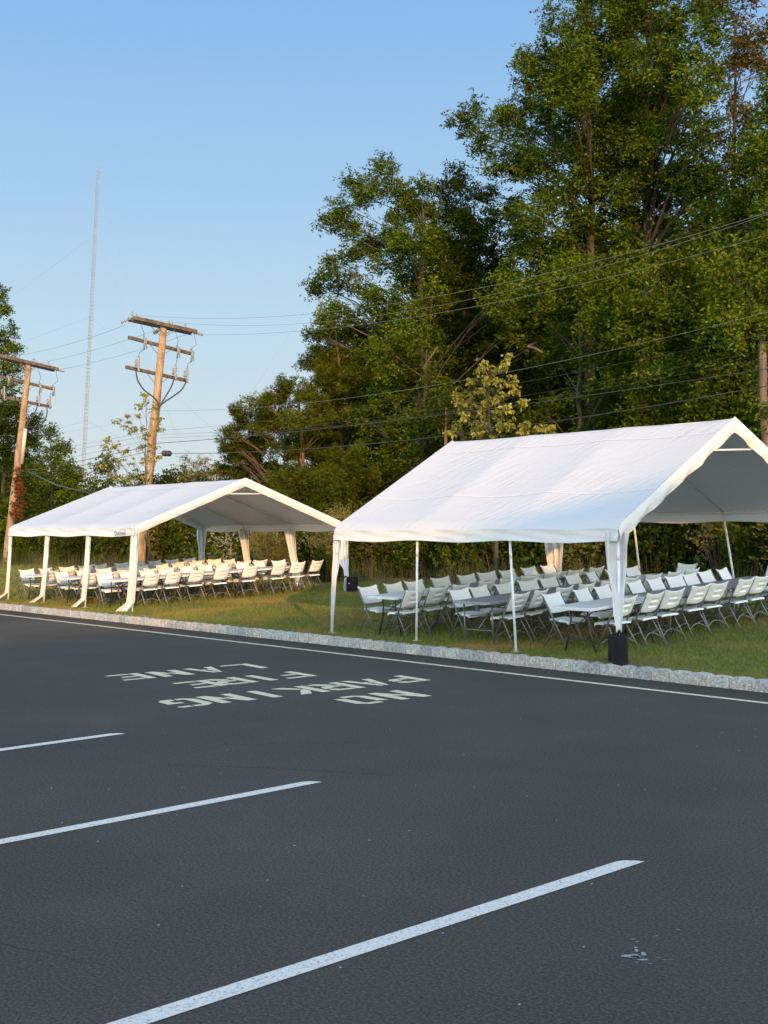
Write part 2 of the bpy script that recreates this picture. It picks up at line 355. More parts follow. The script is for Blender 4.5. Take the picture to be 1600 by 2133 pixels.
# ================================================================== GROUND
def structure(o): o['kind'] = 'structure'; return o
def ground_grid(name, xs, ys, zf, material):
    X, Y = np.meshgrid(xs, ys); Z = np.vectorize(zf)(X, Y)
    V = np.stack([X, Y, Z], -1).reshape(-1, 3); nx = len(xs)
    f = [(j*nx+i, j*nx+i+1, (j+1)*nx+i+1, (j+1)*nx+i) for j in range(len(ys)-1) for i in range(nx-1)]
    return structure(np_mesh(name, V, np.array(f), material, smooth=True))
mb = MB(); mb.add([(-1500, -1500, 0), (1500, -1500, 0), (1500, KY+.06, 0), (-1500, KY+.06, 0)], [(0, 1, 2, 3)])
structure(mb.build('car_park_asphalt', M['asphalt']))
def lz(X, Y):
    z = lawn_z(X, Y)
    return z + .012*math.sin(X*1.7+Y*.9) + .010*math.sin(X*.6-Y*1.3) if Y > KY+.3 else z
xs = np.concatenate([[-1500, -600, -250, -120], np.arange(-80, 10, .5), [15, 40, 120, 400, 1500]])
ys = np.concatenate([[KY+.10], np.arange(KY+.35, 25.0, .35)])
ground_grid('lawn', xs, ys, lz, M['soil'])
ys2 = np.concatenate([[ys[-1]], np.arange(27, 60, 3.0), [80, 140, 300, 700, 1500]])
ground_grid('woodland_floor', xs[::3] if False else np.concatenate([[-1500, -500, -200, -120], np.arange(-80, 10, 3.0), [40, 200, 1500]]), ys2, lambda X, Y: lawn_z(X, Y)-.01, M['litter'])

# kerb of granite blocks
mb = MB()
x = -62.0
while x < 6:
    wdt = random.uniform(.235, .30); g = .020
    h = .158 + random.uniform(-.004, .005); dpt = .13 + random.uniform(-.01, .01)
    cx = x+wdt/2; nx_, nz_ = 4, 3
    def jit(a): return random.uniform(-a, a)
    grid = {}
    # rounded rough block: 4x3x3 lattice surface
    P = {}
    idx = {}
    vs = []
    for i in range(4):
        for j in range(3):
            for k in range(3):
                if 0 < i < 3 and j == 1 and k == 1: continue
                u = i/3*2-1; v_ = j/2*2-1; w_ = k/2*2-1
                rr = 1 - .05*(abs(u) == 1)*(abs(w_) == 1) - .04*(abs(u) == 1)*(abs(v_) == 1)
                px = cx + u*(wdt/2)*rr + jit(.005)
                py = KY + dpt/2 + v_*dpt/2*(1 - .06*(w_ == 1)) + jit(.004)
                pz = -.03 + (w_+1)/2*(h+.03) - (.012 if (abs(u) == 1 and w_ == 1) else 0) - (.012 if (v_ == -1 and w_ == 1) else 0) + jit(.005)
                idx[(i, j, k)] = len(vs); vs.append((px, py, pz))
    fs = []
    for i in range(3):
        for k in range(2):
            fs.append((idx[i, 0, k], idx[i+1, 0, k], idx[i+1, 0, k+1], idx[i, 0, k+1]))
            fs.append((idx[i, 2, k], idx[i, 2, k+1], idx[i+1, 2, k+1], idx[i+1, 2, k]))
        for j in range(2):
            fs.append((idx[i, j, 2], idx[i+1, j, 2], idx[i+1, j+1, 2], idx[i, j+1, 2]))
    for j in range(2):
        for k in range(2):
            fs.append((idx[0, j, k], idx[0, j, k+1], idx[0, j+1, k+1], idx[0, j+1, k]))
            fs.append((idx[3, j, k], idx[3, j+1, k], idx[3, j+1, k+1], idx[3, j, k+1]))
    mb.add(vs, fs); x += wdt+g
kerb = structure(mb.build('kerb', M['granite'], smooth=False))
mb = MB(); mb.box((-28, KY+.074, .05), (68, .122, .176)); o = structure(mb.build('kerb_mortar', M['mortar']))

# ------------------------------------------------------------------ painted markings
def stripe(name, pts, label, cat, material, group=None, z=.004):
    m2 = MB(); m2.add([(p[0], p[1], z) for p in pts], [tuple(range(len(pts)))])
    o = m2.build(name, material); return tag(o, label, cat, group)
stripe('fire_lane_line', [(-62, 12.40), (6, 12.44), (6, 12.54), (-62, 12.50)], 'long thin cream painted line running alongside the granite kerb', 'painted line', M['cream_paint'])
for X, nm in ((-10.882, 'farthest and shortest white parking bay line, left edge of photo'), (-7.687, 'middle white parking bay line between the other two'), (-4.497, 'nearest and widest looking white parking bay line in the foreground')):
    w2 = .061
    ty = 6.11
    stripe('parking_line', [(X-w2, -3.5), (X+w2, -3.5), (X+w2, ty), (X+w2*.6, ty-.008), (X, ty-.03), (X-w2*.6, ty-.065), (X-w2, ty-.12)], nm, 'painted line', M['white_paint'], 'white parking bay lines')

# stencil lettering: u along reading direction, v up the letter
def letter(ch):
    w_, h, t = .485, .68, .136
    hh = .103
    R_ = lambda a, b, c, d: [(a, b), (c, b), (c, d), (a, d)]
    g = .022
    if ch == 'N':
        a = [(0, 0), (t, 0), (t, .36), (w_*.47, .23), (w_*.47, .44), (t, h), (0, h)]
        return [a, [(w_-p, h-q) for p, q in a]]
    if ch == 'O':
        a = [(0, .12), (.12, 0), (w_-t-g, 0), (w_-t-g, hh), (.14, hh), (t, .14), (t, h-.16), (0, h-.10)]
        return [a, [(w_-p, h-q) for p, q in a]]
    if ch == 'L': return [[(0, 0), (w_-.06, 0), (w_, hh*.5), (w_, hh), (t, hh), (t, h), (0, h)]]
    if ch == 'E': return [R_(0, 0, t, h), R_(t+g, 0, w_, hh), R_(t+g, .285, w_*.78, .285+hh), R_(t+g, h-hh, w_, h)]
    if ch == 'F': return [R_(0, 0, t, h), R_(t+g, .285, w_*.78, .285+hh), R_(t+g, h-hh, w_, h)]
    if ch == 'I': return [R_(w_/2-t/2, 0, w_/2+t/2, h)]
    if ch == 'P': return [R_(0, 0, t, h), [(t+g, h-hh), (w_-t, h-hh), (w_-t, h-.15), (w_, h-.15), (w_, h-.08), (w_-.07, h), (t+g, h)], [(t+g, .27), (w_-.07, .27), (w_, .35), (w_, .48), (w_-t, .48), (w_-t, .27+hh), (t+g, .27+hh)]]
    if ch == 'R': return letter('P') + [[(w_*.42, .245), (w_*.42, .16), (w_-t, 0), (w_, 0), (w_, .06), (w_*.68, .245)]]
    if ch == 'A': return [[(0, 0), (t, 0), (w_*.36, .27), (w_*.46, .27), (w_*.46, .36), (w_*.40, .36), (w_*.46, .50), (w_*.46, h), (w_*.36, h)],
                          [(w_*.52, .27), (w_*.64, .27), (w_-t, 0), (w_, 0), (w_*.64, h), (w_*.52, h), (w_*.52, .50), (w_*.60, .36), (w_*.52, .36)]]
    if ch == 'K': return [R_(0, 0, t, h), [(t+g, .26), (w_*.5, .33), (w_-.02, h), (w_-t-.05, h), (t+g, .42)], [(w_*.5, .305), (w_*.36, .24), (w_-t-.03, 0), (w_, 0), (w_, .04)]]
    if ch == 'G': return [[(0, .12), (.12, 0), (w_*.48, 0), (w_*.48, hh), (.15, hh), (t, .14), (t, h-.14), (.15, h-hh), (w_*.6, h-hh), (w_*.6, h), (.12, h), (0, h-.12)],
                          [(w_*.55, 0), (w_-.08, 0), (w_, .09), (w_, .36), (w_*.55, .36), (w_*.55, .36-hh), (w_-t, .36-hh), (w_-t, hh), (w_*.55, hh)],
                          [(w_*.66, h-hh), (w_, h-hh), (w_, h-.05), (w_-.05, h), (w_*.66, h)]]
    return []
root = empty('road_lettering', (-12.8, 9.4, 0), 0, 'cream stencilled words NO PARKING FIRE LANE painted upside down on the asphalt', 'road lettering')
words = [('NO', (-11.20, 10.21), (-11.20-.05, 9.12)), ('PARKING', (-12.27, 11.26), (-12.58, 7.5)), ('FIRE', (-13.76, 10.47), (-13.88, 8.54)), ('LANE', (-15.04, 10.58), (-15.27, 8.3))]
for wd, (ax, ay), (bx, by) in words:
    n = len(wd); d = np.array([bx-ax, by-ay]); ln = np.linalg.norm(d); d = d/ln
    pitch = (ln-.485)/(n-1) if n > 1 else 0
    upv = np.array([-d[1], d[0]])      # +X-ish
    mb = MB()
    for i, ch in enumerate(wd):
        for poly in letter(ch):
            pts = []
            for (u, v_) in poly:
                p = np.array([ax, ay]) + d*(i*pitch+u) + upv*v_
                pts.append((p[0]+12.8, p[1]-9.4, .004))
            mb.add(pts, [tuple(range(len(pts)))])
    mb.build('painted_word', M['cream_paint'], root)
# splash of dried white paint in the foreground
d_ = ray(1322, 1992); t_ = -CAM[2]/d_[2]; c0 = CAM + d_*t_
splash = empty('paint_splash', (c0[0], c0[1], 0), 0, 'small splash of dried white paint on the asphalt, lower right', 'paint splash')
def blob(cx, cy, rx, ry, ang, n=14, j=.25):
    pts = []
    for k in range(n):
        q = 2*math.pi*k/n; rr = 1+random.uniform(-j, j)
        a, b = rx*rr*math.cos(q), ry*rr*math.sin(q)
        pts.append((cx+a*math.cos(ang)-b*math.sin(ang), cy+a*math.sin(ang)+b*math.cos(ang), .004))
    mb = MB(); mb.add([(p[0]-c0[0], p[1]-c0[1], p[2]) for p in pts], [tuple(range(n))]); mb.build('paint_spot', M['faded_paint'], splash)
def goff(px, py):
    d = ray(px, py); t = -CAM[2]/d[2]; p = CAM+d*t; return p[0], p[1]
for (px, py, rx, ry) in ((1316, 1993, .045, .022), (1325, 1994, .03, .014), (1340, 2001, .025, .010), (1341, 1989, .012, .022), (1326, 1981, .008, .02), (1324, 1975, .010, .008), (1319, 1958, .014, .004), (1327, 1963, .010, .004), (1327, 2006, .012, .003), (1355, 2009, .014, .003), (1368, 1951, .008, .003), (1372, 1996, .012, .003), (1390, 2001, .028, .002), (1413, 1938, .010, .003)):
    gx, gy = goff(px, py); blob(gx, gy, rx, ry, YAW)

# ------------------------------------------------------------------ grass
def blades(name, n, xr, yr, hmin, hmax, wd, material, label, lean=.5, mask=None):
    X = rng.uniform(*xr, n); Y = yr[0] + (yr[1]-yr[0])*rng.uniform(0, 1, n)**1.15
    if mask is not None:
        k = mask(X, Y); X = X[k]; Y = Y[k]
    n = len(X)
    Z = np.vectorize(lz)(X, Y) - .005
    h = rng.uniform(hmin, hmax, n); a = rng.uniform(0, 2*np.pi, n); ln = rng.normal(0, lean, (n, 2))*h[:, None]
    sx = np.cos(a)*wd; sy = np.sin(a)*wd
    V = np.empty((n, 3, 3))
    V[:, 0] = np.stack([X-sx, Y-sy, Z], -1); V[:, 1] = np.stack([X+sx, Y+sy, Z], -1)
    V[:, 2] = np.stack([X+ln[:, 0], Y+ln[:, 1], Z+h], -1)
    o = np_mesh(name, V.reshape(-1, 3), np.arange(n*3).reshape(-1, 3), material)
    return tag(o, label, 'grass', kind='stuff')
def patch(X, Y):
    return (np.sin(X*2.3+Y*1.1)+np.sin(X*.9-Y*2.7)+rng.normal(0, .9, len(X))) > -1.5
blades('grass', 360000, (-34, -5.5), (KY+.10, 23.0), .02, .062, .0055, M['grass'], 'short green and yellowing lawn grass around and under both tents', mask=patch)
blades('far_grass', 40000, (-62, -34), (KY+.10, 24.5), .04, .10, .012, M['grass'], 'short lawn grass beyond the left end of the left tent')
def weedmask(X, Y): return rng.uniform(0, 1, len(X)) < np.clip((Y-21.2)/2.2, 0.05, 1)*np.clip(.5+.6*np.sin(X*1.3)+.4*np.sin(X*3.1+Y), .08, 1)
blades('tall_weeds', 22000, (-64, -7), (21.6, 25.8), .2, .9, .006, M['weed'], 'tall unmown weeds and grasses along the edge of the woods', lean=.16, mask=weedmask)

# dry leaves blown against the kerb and over the lawn
nl = 900
LX = rng.uniform(-34, -5.5, nl); LY = np.where(rng.uniform(0, 1, nl) < .45, KY-.03-rng.exponential(.16, nl), rng.uniform(KY+.2, 21, nl))
LZ = np.array([lz(a_, b_)+.045 if b_ > KY else .007 for a_, b_ in zip(LX, LY)]); an_ = rng.uniform(0, 2*np.pi, nl); sz_ = rng.uniform(.012, .032, nl)
V_ = np.empty((nl, 4, 3))
for k_, (du, dv) in enumerate(((-1, 0), (0, -.55), (1, 0), (0, .55))):
    V_[:, k_] = np.stack([LX+sz_*(du*np.cos(an_)-dv*np.sin(an_)), LY+sz_*(du*np.sin(an_)+dv*np.cos(an_)), LZ+(.004 if k_ % 2 else .012)*rng.uniform(.2, 1, nl)], -1)
M['dryleaf'] = leaf_mat('dry_leaves', (.10, .06, .025), (.20, .13, .05), (.28, .20, .08), .1, .3)
tag(np_mesh('fallen_leaves', V_.reshape(-1, 3), np.arange(nl*4).reshape(-1, 4), M['dryleaf']), 'scattered dry leaves in the gutter and on the lawn', 'leaves', kind='stuff')

# ================================================================== FURNITURE
def make_chair():
    root = empty('folding_chair')
    mats = []
    # backrest
    nx, nz = 30, 30
    mb = MB(); ids = {}
    for side in (0, 1):
        for i in range(nx+1):
            u = i/nx*2-1
            for j in range(nz+1):
                v_ = j/nz
                top = .800+.036*abs(u)**2.2; bot = .525+.012*(1-abs(u)**2)*-1+.006
                wdt = .225 if v_ > .12 else .225-.03*(1-v_/.12)
                z = bot+(top-bot)*v_; x = u*wdt
                yline = -.235+.45*(.80-z)/.80
                bow = -.040*(1-u*u)
                th = .013*(1-.6*abs(u)**6)*(1-.5*(abs(v_-.5)*2)**8)
                y = yline+bow+(th if side == 0 else -th)
                if side == 1:
                    for s0 in (.36, .66):
                        if abs(u) < .42 and abs(v_-s0) < .088:
                            y += .022*min(1, (.42-abs(u))/.05)*min(1, (s0+.088-v_)/.03)
                ids[side, i, j] = len(mb.v); mb.v.append((x, y, z))
    for i in range(nx):
        for j in range(nz):
            mb.f.append((ids[0, i, j], ids[0, i, j+1], ids[0, i+1, j+1], ids[0, i+1, j])[::-1])
            mb.f.append((ids[1, i, j], ids[1, i+1, j], ids[1, i+1, j+1], ids[1, i, j+1]))
    for i in range(nx):
        mb.f.append((ids[0, i, 0], ids[0, i+1, 0], ids[1, i+1, 0], ids[1, i, 0])); mb.f.append((ids[0, i, nz], ids[1, i, nz], ids[1, i+1, nz], ids[0, i+1, nz]))
    for j in range(nz):
        mb.f.append((ids[0, 0, j], ids[1, 0, j], ids[1, 0, j+1], ids[0, 0, j+1])); mb.f.append((ids[0, nx, j], ids[0, nx, j+1], ids[1, nx, j+1], ids[1, nx, j]))
    bk = mb.build('backrest', M['plastic'], root, smooth=True)
    # seat
    mb = MB(); ids = {}
    nx, ny = 12, 12
    for side in (0, 1):
        for i in range(nx+1):
            u = i/nx*2-1
            for j in range(ny+1):
                v_ = j/ny
                hw = .185+.030*math.sin(min(1, v_*1.5)*math.pi/2)
                edge = 1-abs(u)**5*0
                y0 = -.13+.41*v_
                if v_ > .85: y0 -= .035*abs(u)**3*(v_-.85)/.15
                x = u*hw
                z = .438-.014*(1-u*u)*(math.sin(v_*math.pi))-(.020*max(0, v_-.85)/.15)-.006*abs(u)**8
                if side: z -= .030 + (.012 if v_ > .9 else 0)
                ids[side, i, j] = len(mb.v); mb.v.append((x, y0, z))
    for i in range(nx):
        for j in range(ny):
            mb.f.append((ids[0, i, j], ids[0, i+1, j], ids[0, i+1, j+1], ids[0, i, j+1])); mb.f.append((ids[1, i, j], ids[1, i, j+1], ids[1, i+1, j+1], ids[1, i+1, j]))
    for i in range(nx):
        mb.f.append((ids[0, i, 0], ids[1, i, 0], ids[1, i+1, 0], ids[0, i+1, 0])); mb.f.append((ids[0, i, ny], ids[0, i+1, ny], ids[1, i+1, ny], ids[1, i, ny]))
    for j in range(ny):
        mb.f.append((ids[0, 0, j], ids[0, 0, j+1], ids[1, 0, j+1], ids[1, 0, j])); mb.f.append((ids[0, nx, j], ids[1, nx, j], ids[1, nx, j+1], ids[0, nx, j+1]))
    st = mb.build('seat', M['plastic'], root, smooth=True); e = st.modifiers.new('e', 'EDGE_SPLIT'); e.split_angle = R(50)
    ch = [bk, st]
    for s in (-1, 1):
        mb = MB(); mb.tube([(s*.222, -.228, .79), (s*.222, -.05, .475), (s*.225, .21, 0)], .0125, 8); ch.append(mb.build('leg', M['frame'], root, True))
        mb = MB(); mb.tube([(s*.200, .045, .43), (s*.205, -.03, .36), (s*.232, -.235, 0)], .0115, 8); ch.append(mb.build('leg', M['frame'], root, True))
        mb = MB(); mb.box((s*.208, .03, .415), (.008, .30, .022)); mb.tube([(s*.212, -.10, .56), (s*.206, -.02, .42)], .006, 6); ch.append(mb.build('bracket', M['frame'], root))
    for (ys_, x0, z0, rise, yt) in ((.158, .222, .095, .085, -.045), (-.168, .222, .115, .085, .045)):
        pts = []
        for k in range(9):
            q = k/8; pts.append((x0*(2*q-1), ys_+yt*math.sin(q*math.pi), z0+rise*math.sin(q*math.pi)))
        mb = MB(); mb.tube(pts, .0085, 6); ch.append(mb.build('stretcher', M['frame'], root, True))
    reg(root, *ch)
    return root
CH = make_chair(); ch_used = [False]
def place(root, X, Y, rz, tilt=True, dz=0.0, extra=0.0):
    s = math.atan(lawn_s(X)) if tilt else 0
    Mx = Matrix.Translation((X, Y, lawn_z(X, Y)+dz)) @ Matrix.Rotation(s, 4, 'X') @ Matrix.Rotation(rz+extra, 4, 'Z')
    root.matrix_world = Mx
ORD = ['first', 'second', 'third', 'fourth', 'fifth', 'sixth', 'seventh', 'eighth', 'ninth', 'tenth']
def chair(X, Y, rz, label, group):
    if not ch_used[0]: c = CH; ch_used[0] = True
    else: c = copy_tree(CH)
    place(c, X+random.uniform(-.03, .03), Y, rz, extra=R(random.gauss(0, 4.5)))
    tag(c, label, 'folding chair', group); return c

def make_table(kind):
    root = empty('folding_table')
    Ltab, W = 1.80, .76; H = .70
    def outline(hw, hl, r, n=5):
        pts = []
        for cx, cy, a0 in ((hw-r, hl-r, 0), (-hw+r, hl-r, 90), (-hw+r, -hl+r, 180), (hw-r, -hl+r, 270)):
            for k in range(n+1):
                a = R(a0+90*k/n); pts.append((cx+r*math.cos(a), cy+r*math.sin(a)))
        return pts
    mb = MB(); n0 = 24
    rings = [(0.0-.008, H), (0, H-.008), (0, H-.042), (-.02, H-.045)]
    vs = []; fs = []
    for k, (off, z) in enumerate(rings):
        for p in outline(W/2+off, Ltab/2+off, .05): vs.append((p[0], p[1], z))
    for k in range(3):
        for i in range(n0):
            a = k*n0+i; b = k*n0+(i+1) % n0; fs.append((a, a+n0, b+n0, b))
    fs.append(tuple(range(n0))); fs.append(tuple(3*n0+i for i in range(n0))[::-1])
    mb.add(vs, fs)
    tp = mb.build('tabletop', M['tabletop_white'] if kind == 'white' else M['tabletop_grey'], root); ch = [tp]
    lm = M['black'] if kind == 'white' else M['frame']
    for s in (-1, 1):
        mb = MB(); yy = s*(Ltab/2-.20)
        if kind == 'white':
            for q in (-1, 1):
                mb.tube([(q*.17, yy, H-.05), (q*.16, yy, .50), (q*.20, yy, .30), (q*.30, yy, 0)], .0135, 8)
            mb.tube([(-.225, yy, .20), (.225, yy, .20)], .012, 6); mb.tube([(-.17, yy, H-.06), (.17, yy, H-.06)], .012, 6)
        else:
            for q in (-1, 1): mb.tube([(q*.31, yy, H-.045), (q*.31, yy, 0)], .0145, 8)
            mb.tube([(-.31, yy, .22), (.31, yy, .22)], .010, 6); mb.tube([(-.31, yy, H-.06), (.31, yy, H-.06)], .012, 6)
        ch.append(mb.build('leg_frame', lm, root, True))
        mb = MB(); mb.tube([(0, yy, .45 if kind == 'white' else .24), (0, s*.22, H-.05)], .009, 6); mb.tube([(-.16, yy, .45), (.16, yy, .45)], .008, 6)
        ch.append(mb.build('brace', lm, root, True))
    mb = MB(); mb.box((.34, 0, H-.055), (.02, 1.5, .03)); mb.box((-.34, 0, H-.055), (.02, 1.5, .03)); ch.append(mb.build('rail', lm, root))
    reg(root, *ch); return root
TB = {'white': None, 'grey': None}
def table(X, Y, kind, label, group):
    if TB[kind] is None: TB[kind] = make_table(kind); t = TB[kind]
    else: t = copy_tree(TB[kind])
    place(t, X, Y, 0, extra=R(random.uniform(-1, 1))); tag(t, label, 'folding table', group)

NEAR = 'the right tent'; LEFT = 'the left tent'
rows_near = [('left', -15.52, -16.14, -15.16, ['white', 'grey', 'white'], [14.25, 14.88, 15.40, 16.12, 16.80, 17.40, 18.0, 18.68, 19.30], [14.08, 14.64, 15.20, 15.92, 16.48, 17.14, 17.80, 18.48, 19.10]),
             ('middle', -13.38, -14.00, -12.99, ['grey', 'grey', 'white'], [14.45, 14.97, 15.60, 16.20, 16.77, 17.48, 18.12, 18.72, 19.28], [14.35, 14.87, 15.45, 16.10, 16.70, 17.36, 18.0, 18.6, 19.2]),
             ('right', -11.28, -12.00, -10.97, ['white', 'grey', 'grey'], [14.50, 15.28, 15.82, 16.72, 17.28, 17.78, 18.28, 18.85, 19.40], [14.50, 15.14, 15.68, 16.44, 16.95, 17.72, 18.25, 18.95, 19.48])]
for rn, tx, lx, rx, kinds, ly, ry in rows_near:
    for k, kd in enumerate(kinds):
        ttl = {'white': 'white topped', 'grey': 'grey topped'}[kd]
        table(tx, 13.80+.92+k*1.84, kd, f'{ttl} folding table, {ORD[k]} from the kerb in the {rn} row, right tent', 'folding tables under the right tent')
    for sd_, xx, yl_, rz in (('left', lx, ly, -math.pi/2), ('right', rx, ry, math.pi/2)):
        for k, Y in enumerate(yl_):
            chair(xx, Y, rz, f'white folding chair {ORD[k]} from kerb on {sd_} side of {rn} row, right tent', 'white folding chairs under the right tent')
p = onY(1421, 1215, 20.05); chair(p[0], 20.05, math.pi, 'white folding chair at far head of the middle row under right tent', 'white folding chairs under the right tent')
p = onY(1604, 1215, 20.05); chair(p[0], 20.05, math.pi, 'white folding chair at far head of the right row under right tent', 'white folding chairs under the right tent')
rows_left = [('left', -30.05, -30.62, -29.66), ('middle', -27.82, -28.42, -27.42), ('right', -25.62, -26.20, -25.26)]
for rn, tx, lx, rx in rows_left:
    for k in range(3):
        table(tx, 14.0+.92+k*1.9, 'white', f'white folding table {ORD[k]} from the kerb in the {rn} row, left tent', 'folding tables under the left tent')
    YR = [14.55, 15.15, 15.85, 16.55, 17.30, 18.20, 18.95, 19.60] if rn != 'right' else [14.90, 15.50, 16.20, 16.92, 17.80, 18.72, 19.36, 19.98]
    for sd_, xx, rz in (('left', lx, -math.pi/2), ('right', rx, math.pi/2)):
        for k in range(8 if (rn == 'right' and sd_ == 'right') else 10):
            Y = YR[min(k, 7)]+(random.uniform(-.06, .06) if not (rn == 'right' and sd_ == 'right') else 0)
            if not (rn == 'right' and sd_ == 'right'): Y = 14.40+k*.585+random.uniform(-.05, .05)
            chair(xx, Y, rz, f'white folding chair {ORD[k]} from kerb on {sd_} side of {rn} row, left tent', 'white folding chairs under the left tent')

# ================================================================== TENTS
def tent(x0, x1, y0, y1, ze0, ze1, zr, feet, label, drapes, near, logo=False):
    """x0<x1 along the kerb, y0 kerb side. ze0/ze1 eave height kerb side / far side, zr ridge height"""
    yr = (y0+y1)/2
    root = empty('party_tent', ((x0+x1)/2, yr, lawn_z((x0+x1)/2, yr)), 0, label, 'tent', 'white gable party tents on the lawn')
    O = np.array([(x0+x1)/2, yr, lawn_z((x0+x1)/2, yr)])
    def loc(p): return (p[0]-O[0], p[1]-O[1], p[2]-O[2])
    va = .235                                           # valance drop
    # canopy surface: both slopes in one grid, sagging a little between rafters
    nu, nv = 72, 64
    vs = []; fs = []
    def roofz(v_):
        # v_ 0..1 from kerb eave to far eave
        if v_ < .5: return ze0+(zr-ze0)*(v_/.5)
        return zr+(ze1-zr)*((v_-.5)/.5)
    for i in range(nu+1):
        u = i/nu; bay = (u*3) % 1.0
        if u >= 1: bay = 0
        for j in range(nv+1):
            v_ = j/nv
            sv_ = math.sin(math.pi*min(1, (v_ if v_ < .5 else 1-v_)*2))
            sag = -.055*math.sin(math.pi*bay)*(.35+.65*sv_)
            wr = .0015*math.sin(19*u+41*v_+2*math.sin(9*v_))
            if near: wr *= 1.6
            edge = min(1, min(u, 1-u)*30)
            z = roofz(v_)+sag+wr*edge
            # soft shoulder at the eaves and ridge
            dd = min(v_, 1-v_)*2*(y1-y0)/2
            if dd < .10: z -= .05*(1-dd/.10)**2
            rd = abs(v_-.5)*(y1-y0)
            if rd < .10: z -= .03*(1-rd/.10)**2
            vs.append(loc((x0+(x1-x0)*u, y0+(y1-y0)*v_, z)))
    for i in range(nu):
        for j in range(nv):
            a = i*(nv+1)+j; fs.append((a, a+nv+1, a+nv+2, a+1))
    mb = MB(); mb.add(vs, fs); can = mb.build('canopy', M['roof' if near else 'roof_smooth'], root, True)
    # seams welded along the canopy
    for vv in (.16, .42, .58, .84):
        mb = MB(); pts = []
        for i in range(0, nu+1):
            j = int(round(vv*nv)); a = i*(nv+1)+j; pts.append((vs[a][0], vs[a][1], vs[a][2]+.006))
        for i in range(nu):
            p, q = pts[i], pts[i+1]; n = len(mb.v); sl = .018*(zr-ze0)/((y1-y0)/2)*(1 if vv < .5 else -1)
            mb.v += [(p[0], p[1]-.018, p[2]-sl), (q[0], q[1]-.018, q[2]-sl), (q[0], q[1]+.018, q[2]+sl), (p[0], p[1]+.018, p[2]+sl)]; mb.f.append((n, n+1, n+2, n+3))
        s_ = mb.build('seam', M['cloth_flat'], can); reg(can, s_)
    # valances along the eaves
    for side, ye, ze in ((0, y0, ze0), (1, y1, ze1)):
        vs2 = []; fs2 = []; nn = 90; nk = 6
        for i in range(nn+1):
            u = i/nn; sagb = .012*math.sin(u*3*math.pi)**2
            for k in range(nk+1):
                kk = k/nk
                off = (.008*math.sin(u*61+side)+.006*math.sin(u*143+kk*3))*kk + .006*math.sin(u*37-kk*9)
                off += .012*math.sin(math.pi*kk)
                yy = ye+(off-.022*math.sin(kk*1.5) if side == 0 else -off+.022*math.sin(kk*1.5))
                zz = ze-.048-(va-.05)*kk+.02*math.sin(u*3*math.pi)**2*kk*-1-sagb
                vs2.append(loc((x0+(x1-x0)*u, yy, zz)))
        for i in range(nn):
            for k in range(nk):
                a = i*(nk+1)+k; fs2.append((a, a+1, a+nk+2, a+nk+1))
        mb = MB(); mb.add(vs2, fs2); val = mb.build('valance', M['cloth_flat'], root, True)
        if side == 0 and logo:
            fc = bpy.data.curves.new('t', 'FONT'); fc.body = 'Quictent'; fc.size = .15; fc.extrude = .0012
            fo = bpy.data.objects.new('t', fc); COL.objects.link(fo)
            bpy.context.view_layer.update()
            me = bpy.data.meshes.new_from_object(fo.evaluated_get(bpy.context.evaluated_depsgraph_get()))
            bpy.data.objects.remove(fo); me.materials.clear(); me.materials.append(M['navy'])
            lo = bpy.data.objects.new('printed_name', me); COL.objects.link(lo); lo.parent = val
            lx = x1-.88
            lo.matrix_local = Matrix.Translation(loc((lx, y0-.052, ze0-.225))) @ Matrix.Rotation(R(90), 4, 'X')
            lo.scale = (1.0, 1.0, 1.0)
            mb = MB(); pts = [loc((lx+.27+.14*(1-math.cos(math.pi*k/10)), y0-.054, ze0-.135+.045*math.sin(math.pi*k/10))) for k in range(11)]
            mb.tube(pts, .005, 5); mb.build('printed_arc', M['navy'], val)
    # gable fascias
    for xe, sgn in ((x1, 1), (x0, -1)):
        vs2 = []; fs2 = []; nn = 80; nk = 5
        for i in range(nn+1):
            v_ = i/nn; zt = roofz(v_); drop = .25 if near else .215
            if abs(v_-.5) < .02: drop += 0
            for k in range(nk+1):
                kk = k/nk
                rid = .022*math.sin(kk*math.pi*1.1)
                off = sgn*(rid+.012*math.sin(v_*67+kk*4)*kk*(1.6 if near else .5)+.006*math.sin(v_*151)*kk)
                wav = .006*math.sin(v_*43)*kk*(1.5 if near else .3)
                vs2.append(loc((xe+off, y0+(y1-y0)*v_, zt-.004-(drop+wav)*kk-(.05 if min(v_, 1-v_) < .012 else 0))))
        for i in range(nn):
            for k in range(nk):
                a = i*(nk+1)+k; fs2.append((a, a+1, a+nk+2, a+nk+1))
        mb = MB(); mb.add(vs2, fs2); mb.build('gable_trim', M['cloth_flat'], root, True)
    # frame
    R_ = .02
    XS = [x0+.05+(x1-x0-.10)*k/3 for k in range(4)]
    ins = .06
    for X in XS:
        for (ya, za, yb, zb) in ((y0+ins, ze0-.06, yr, zr-.055), (y1-ins, ze1-.06, yr, zr-.055)):
            mb = MB(); mb.tube([loc((X, ya, za)), loc((X, yb, zb))], R_, 8); mb.build('rafter', M['post'], root, True)
            mb = MB(); q = .55; mb.tube([loc((X, ya+(yb-ya)*(q-.035), za+(zb-za)*(q-.035))), loc((X, ya+(yb-ya)*(q+.035), za+(zb-za)*(q+.035)))], R_+.006, 8); mb.build('joint', M['post'], root, True)
    for X in (XS[0], XS[3]):
        q = .70; mb = MB(); mb.tube([loc((X, y0+ins+(yr-y0-ins)*q, ze0-.06+(zr-ze0)*q)), loc((X, y1-ins-(y1-ins-yr)*q, ze1-.06+(zr-ze1)*q))], .016, 8); mb.build('tie_bar', M['post'], root, True)
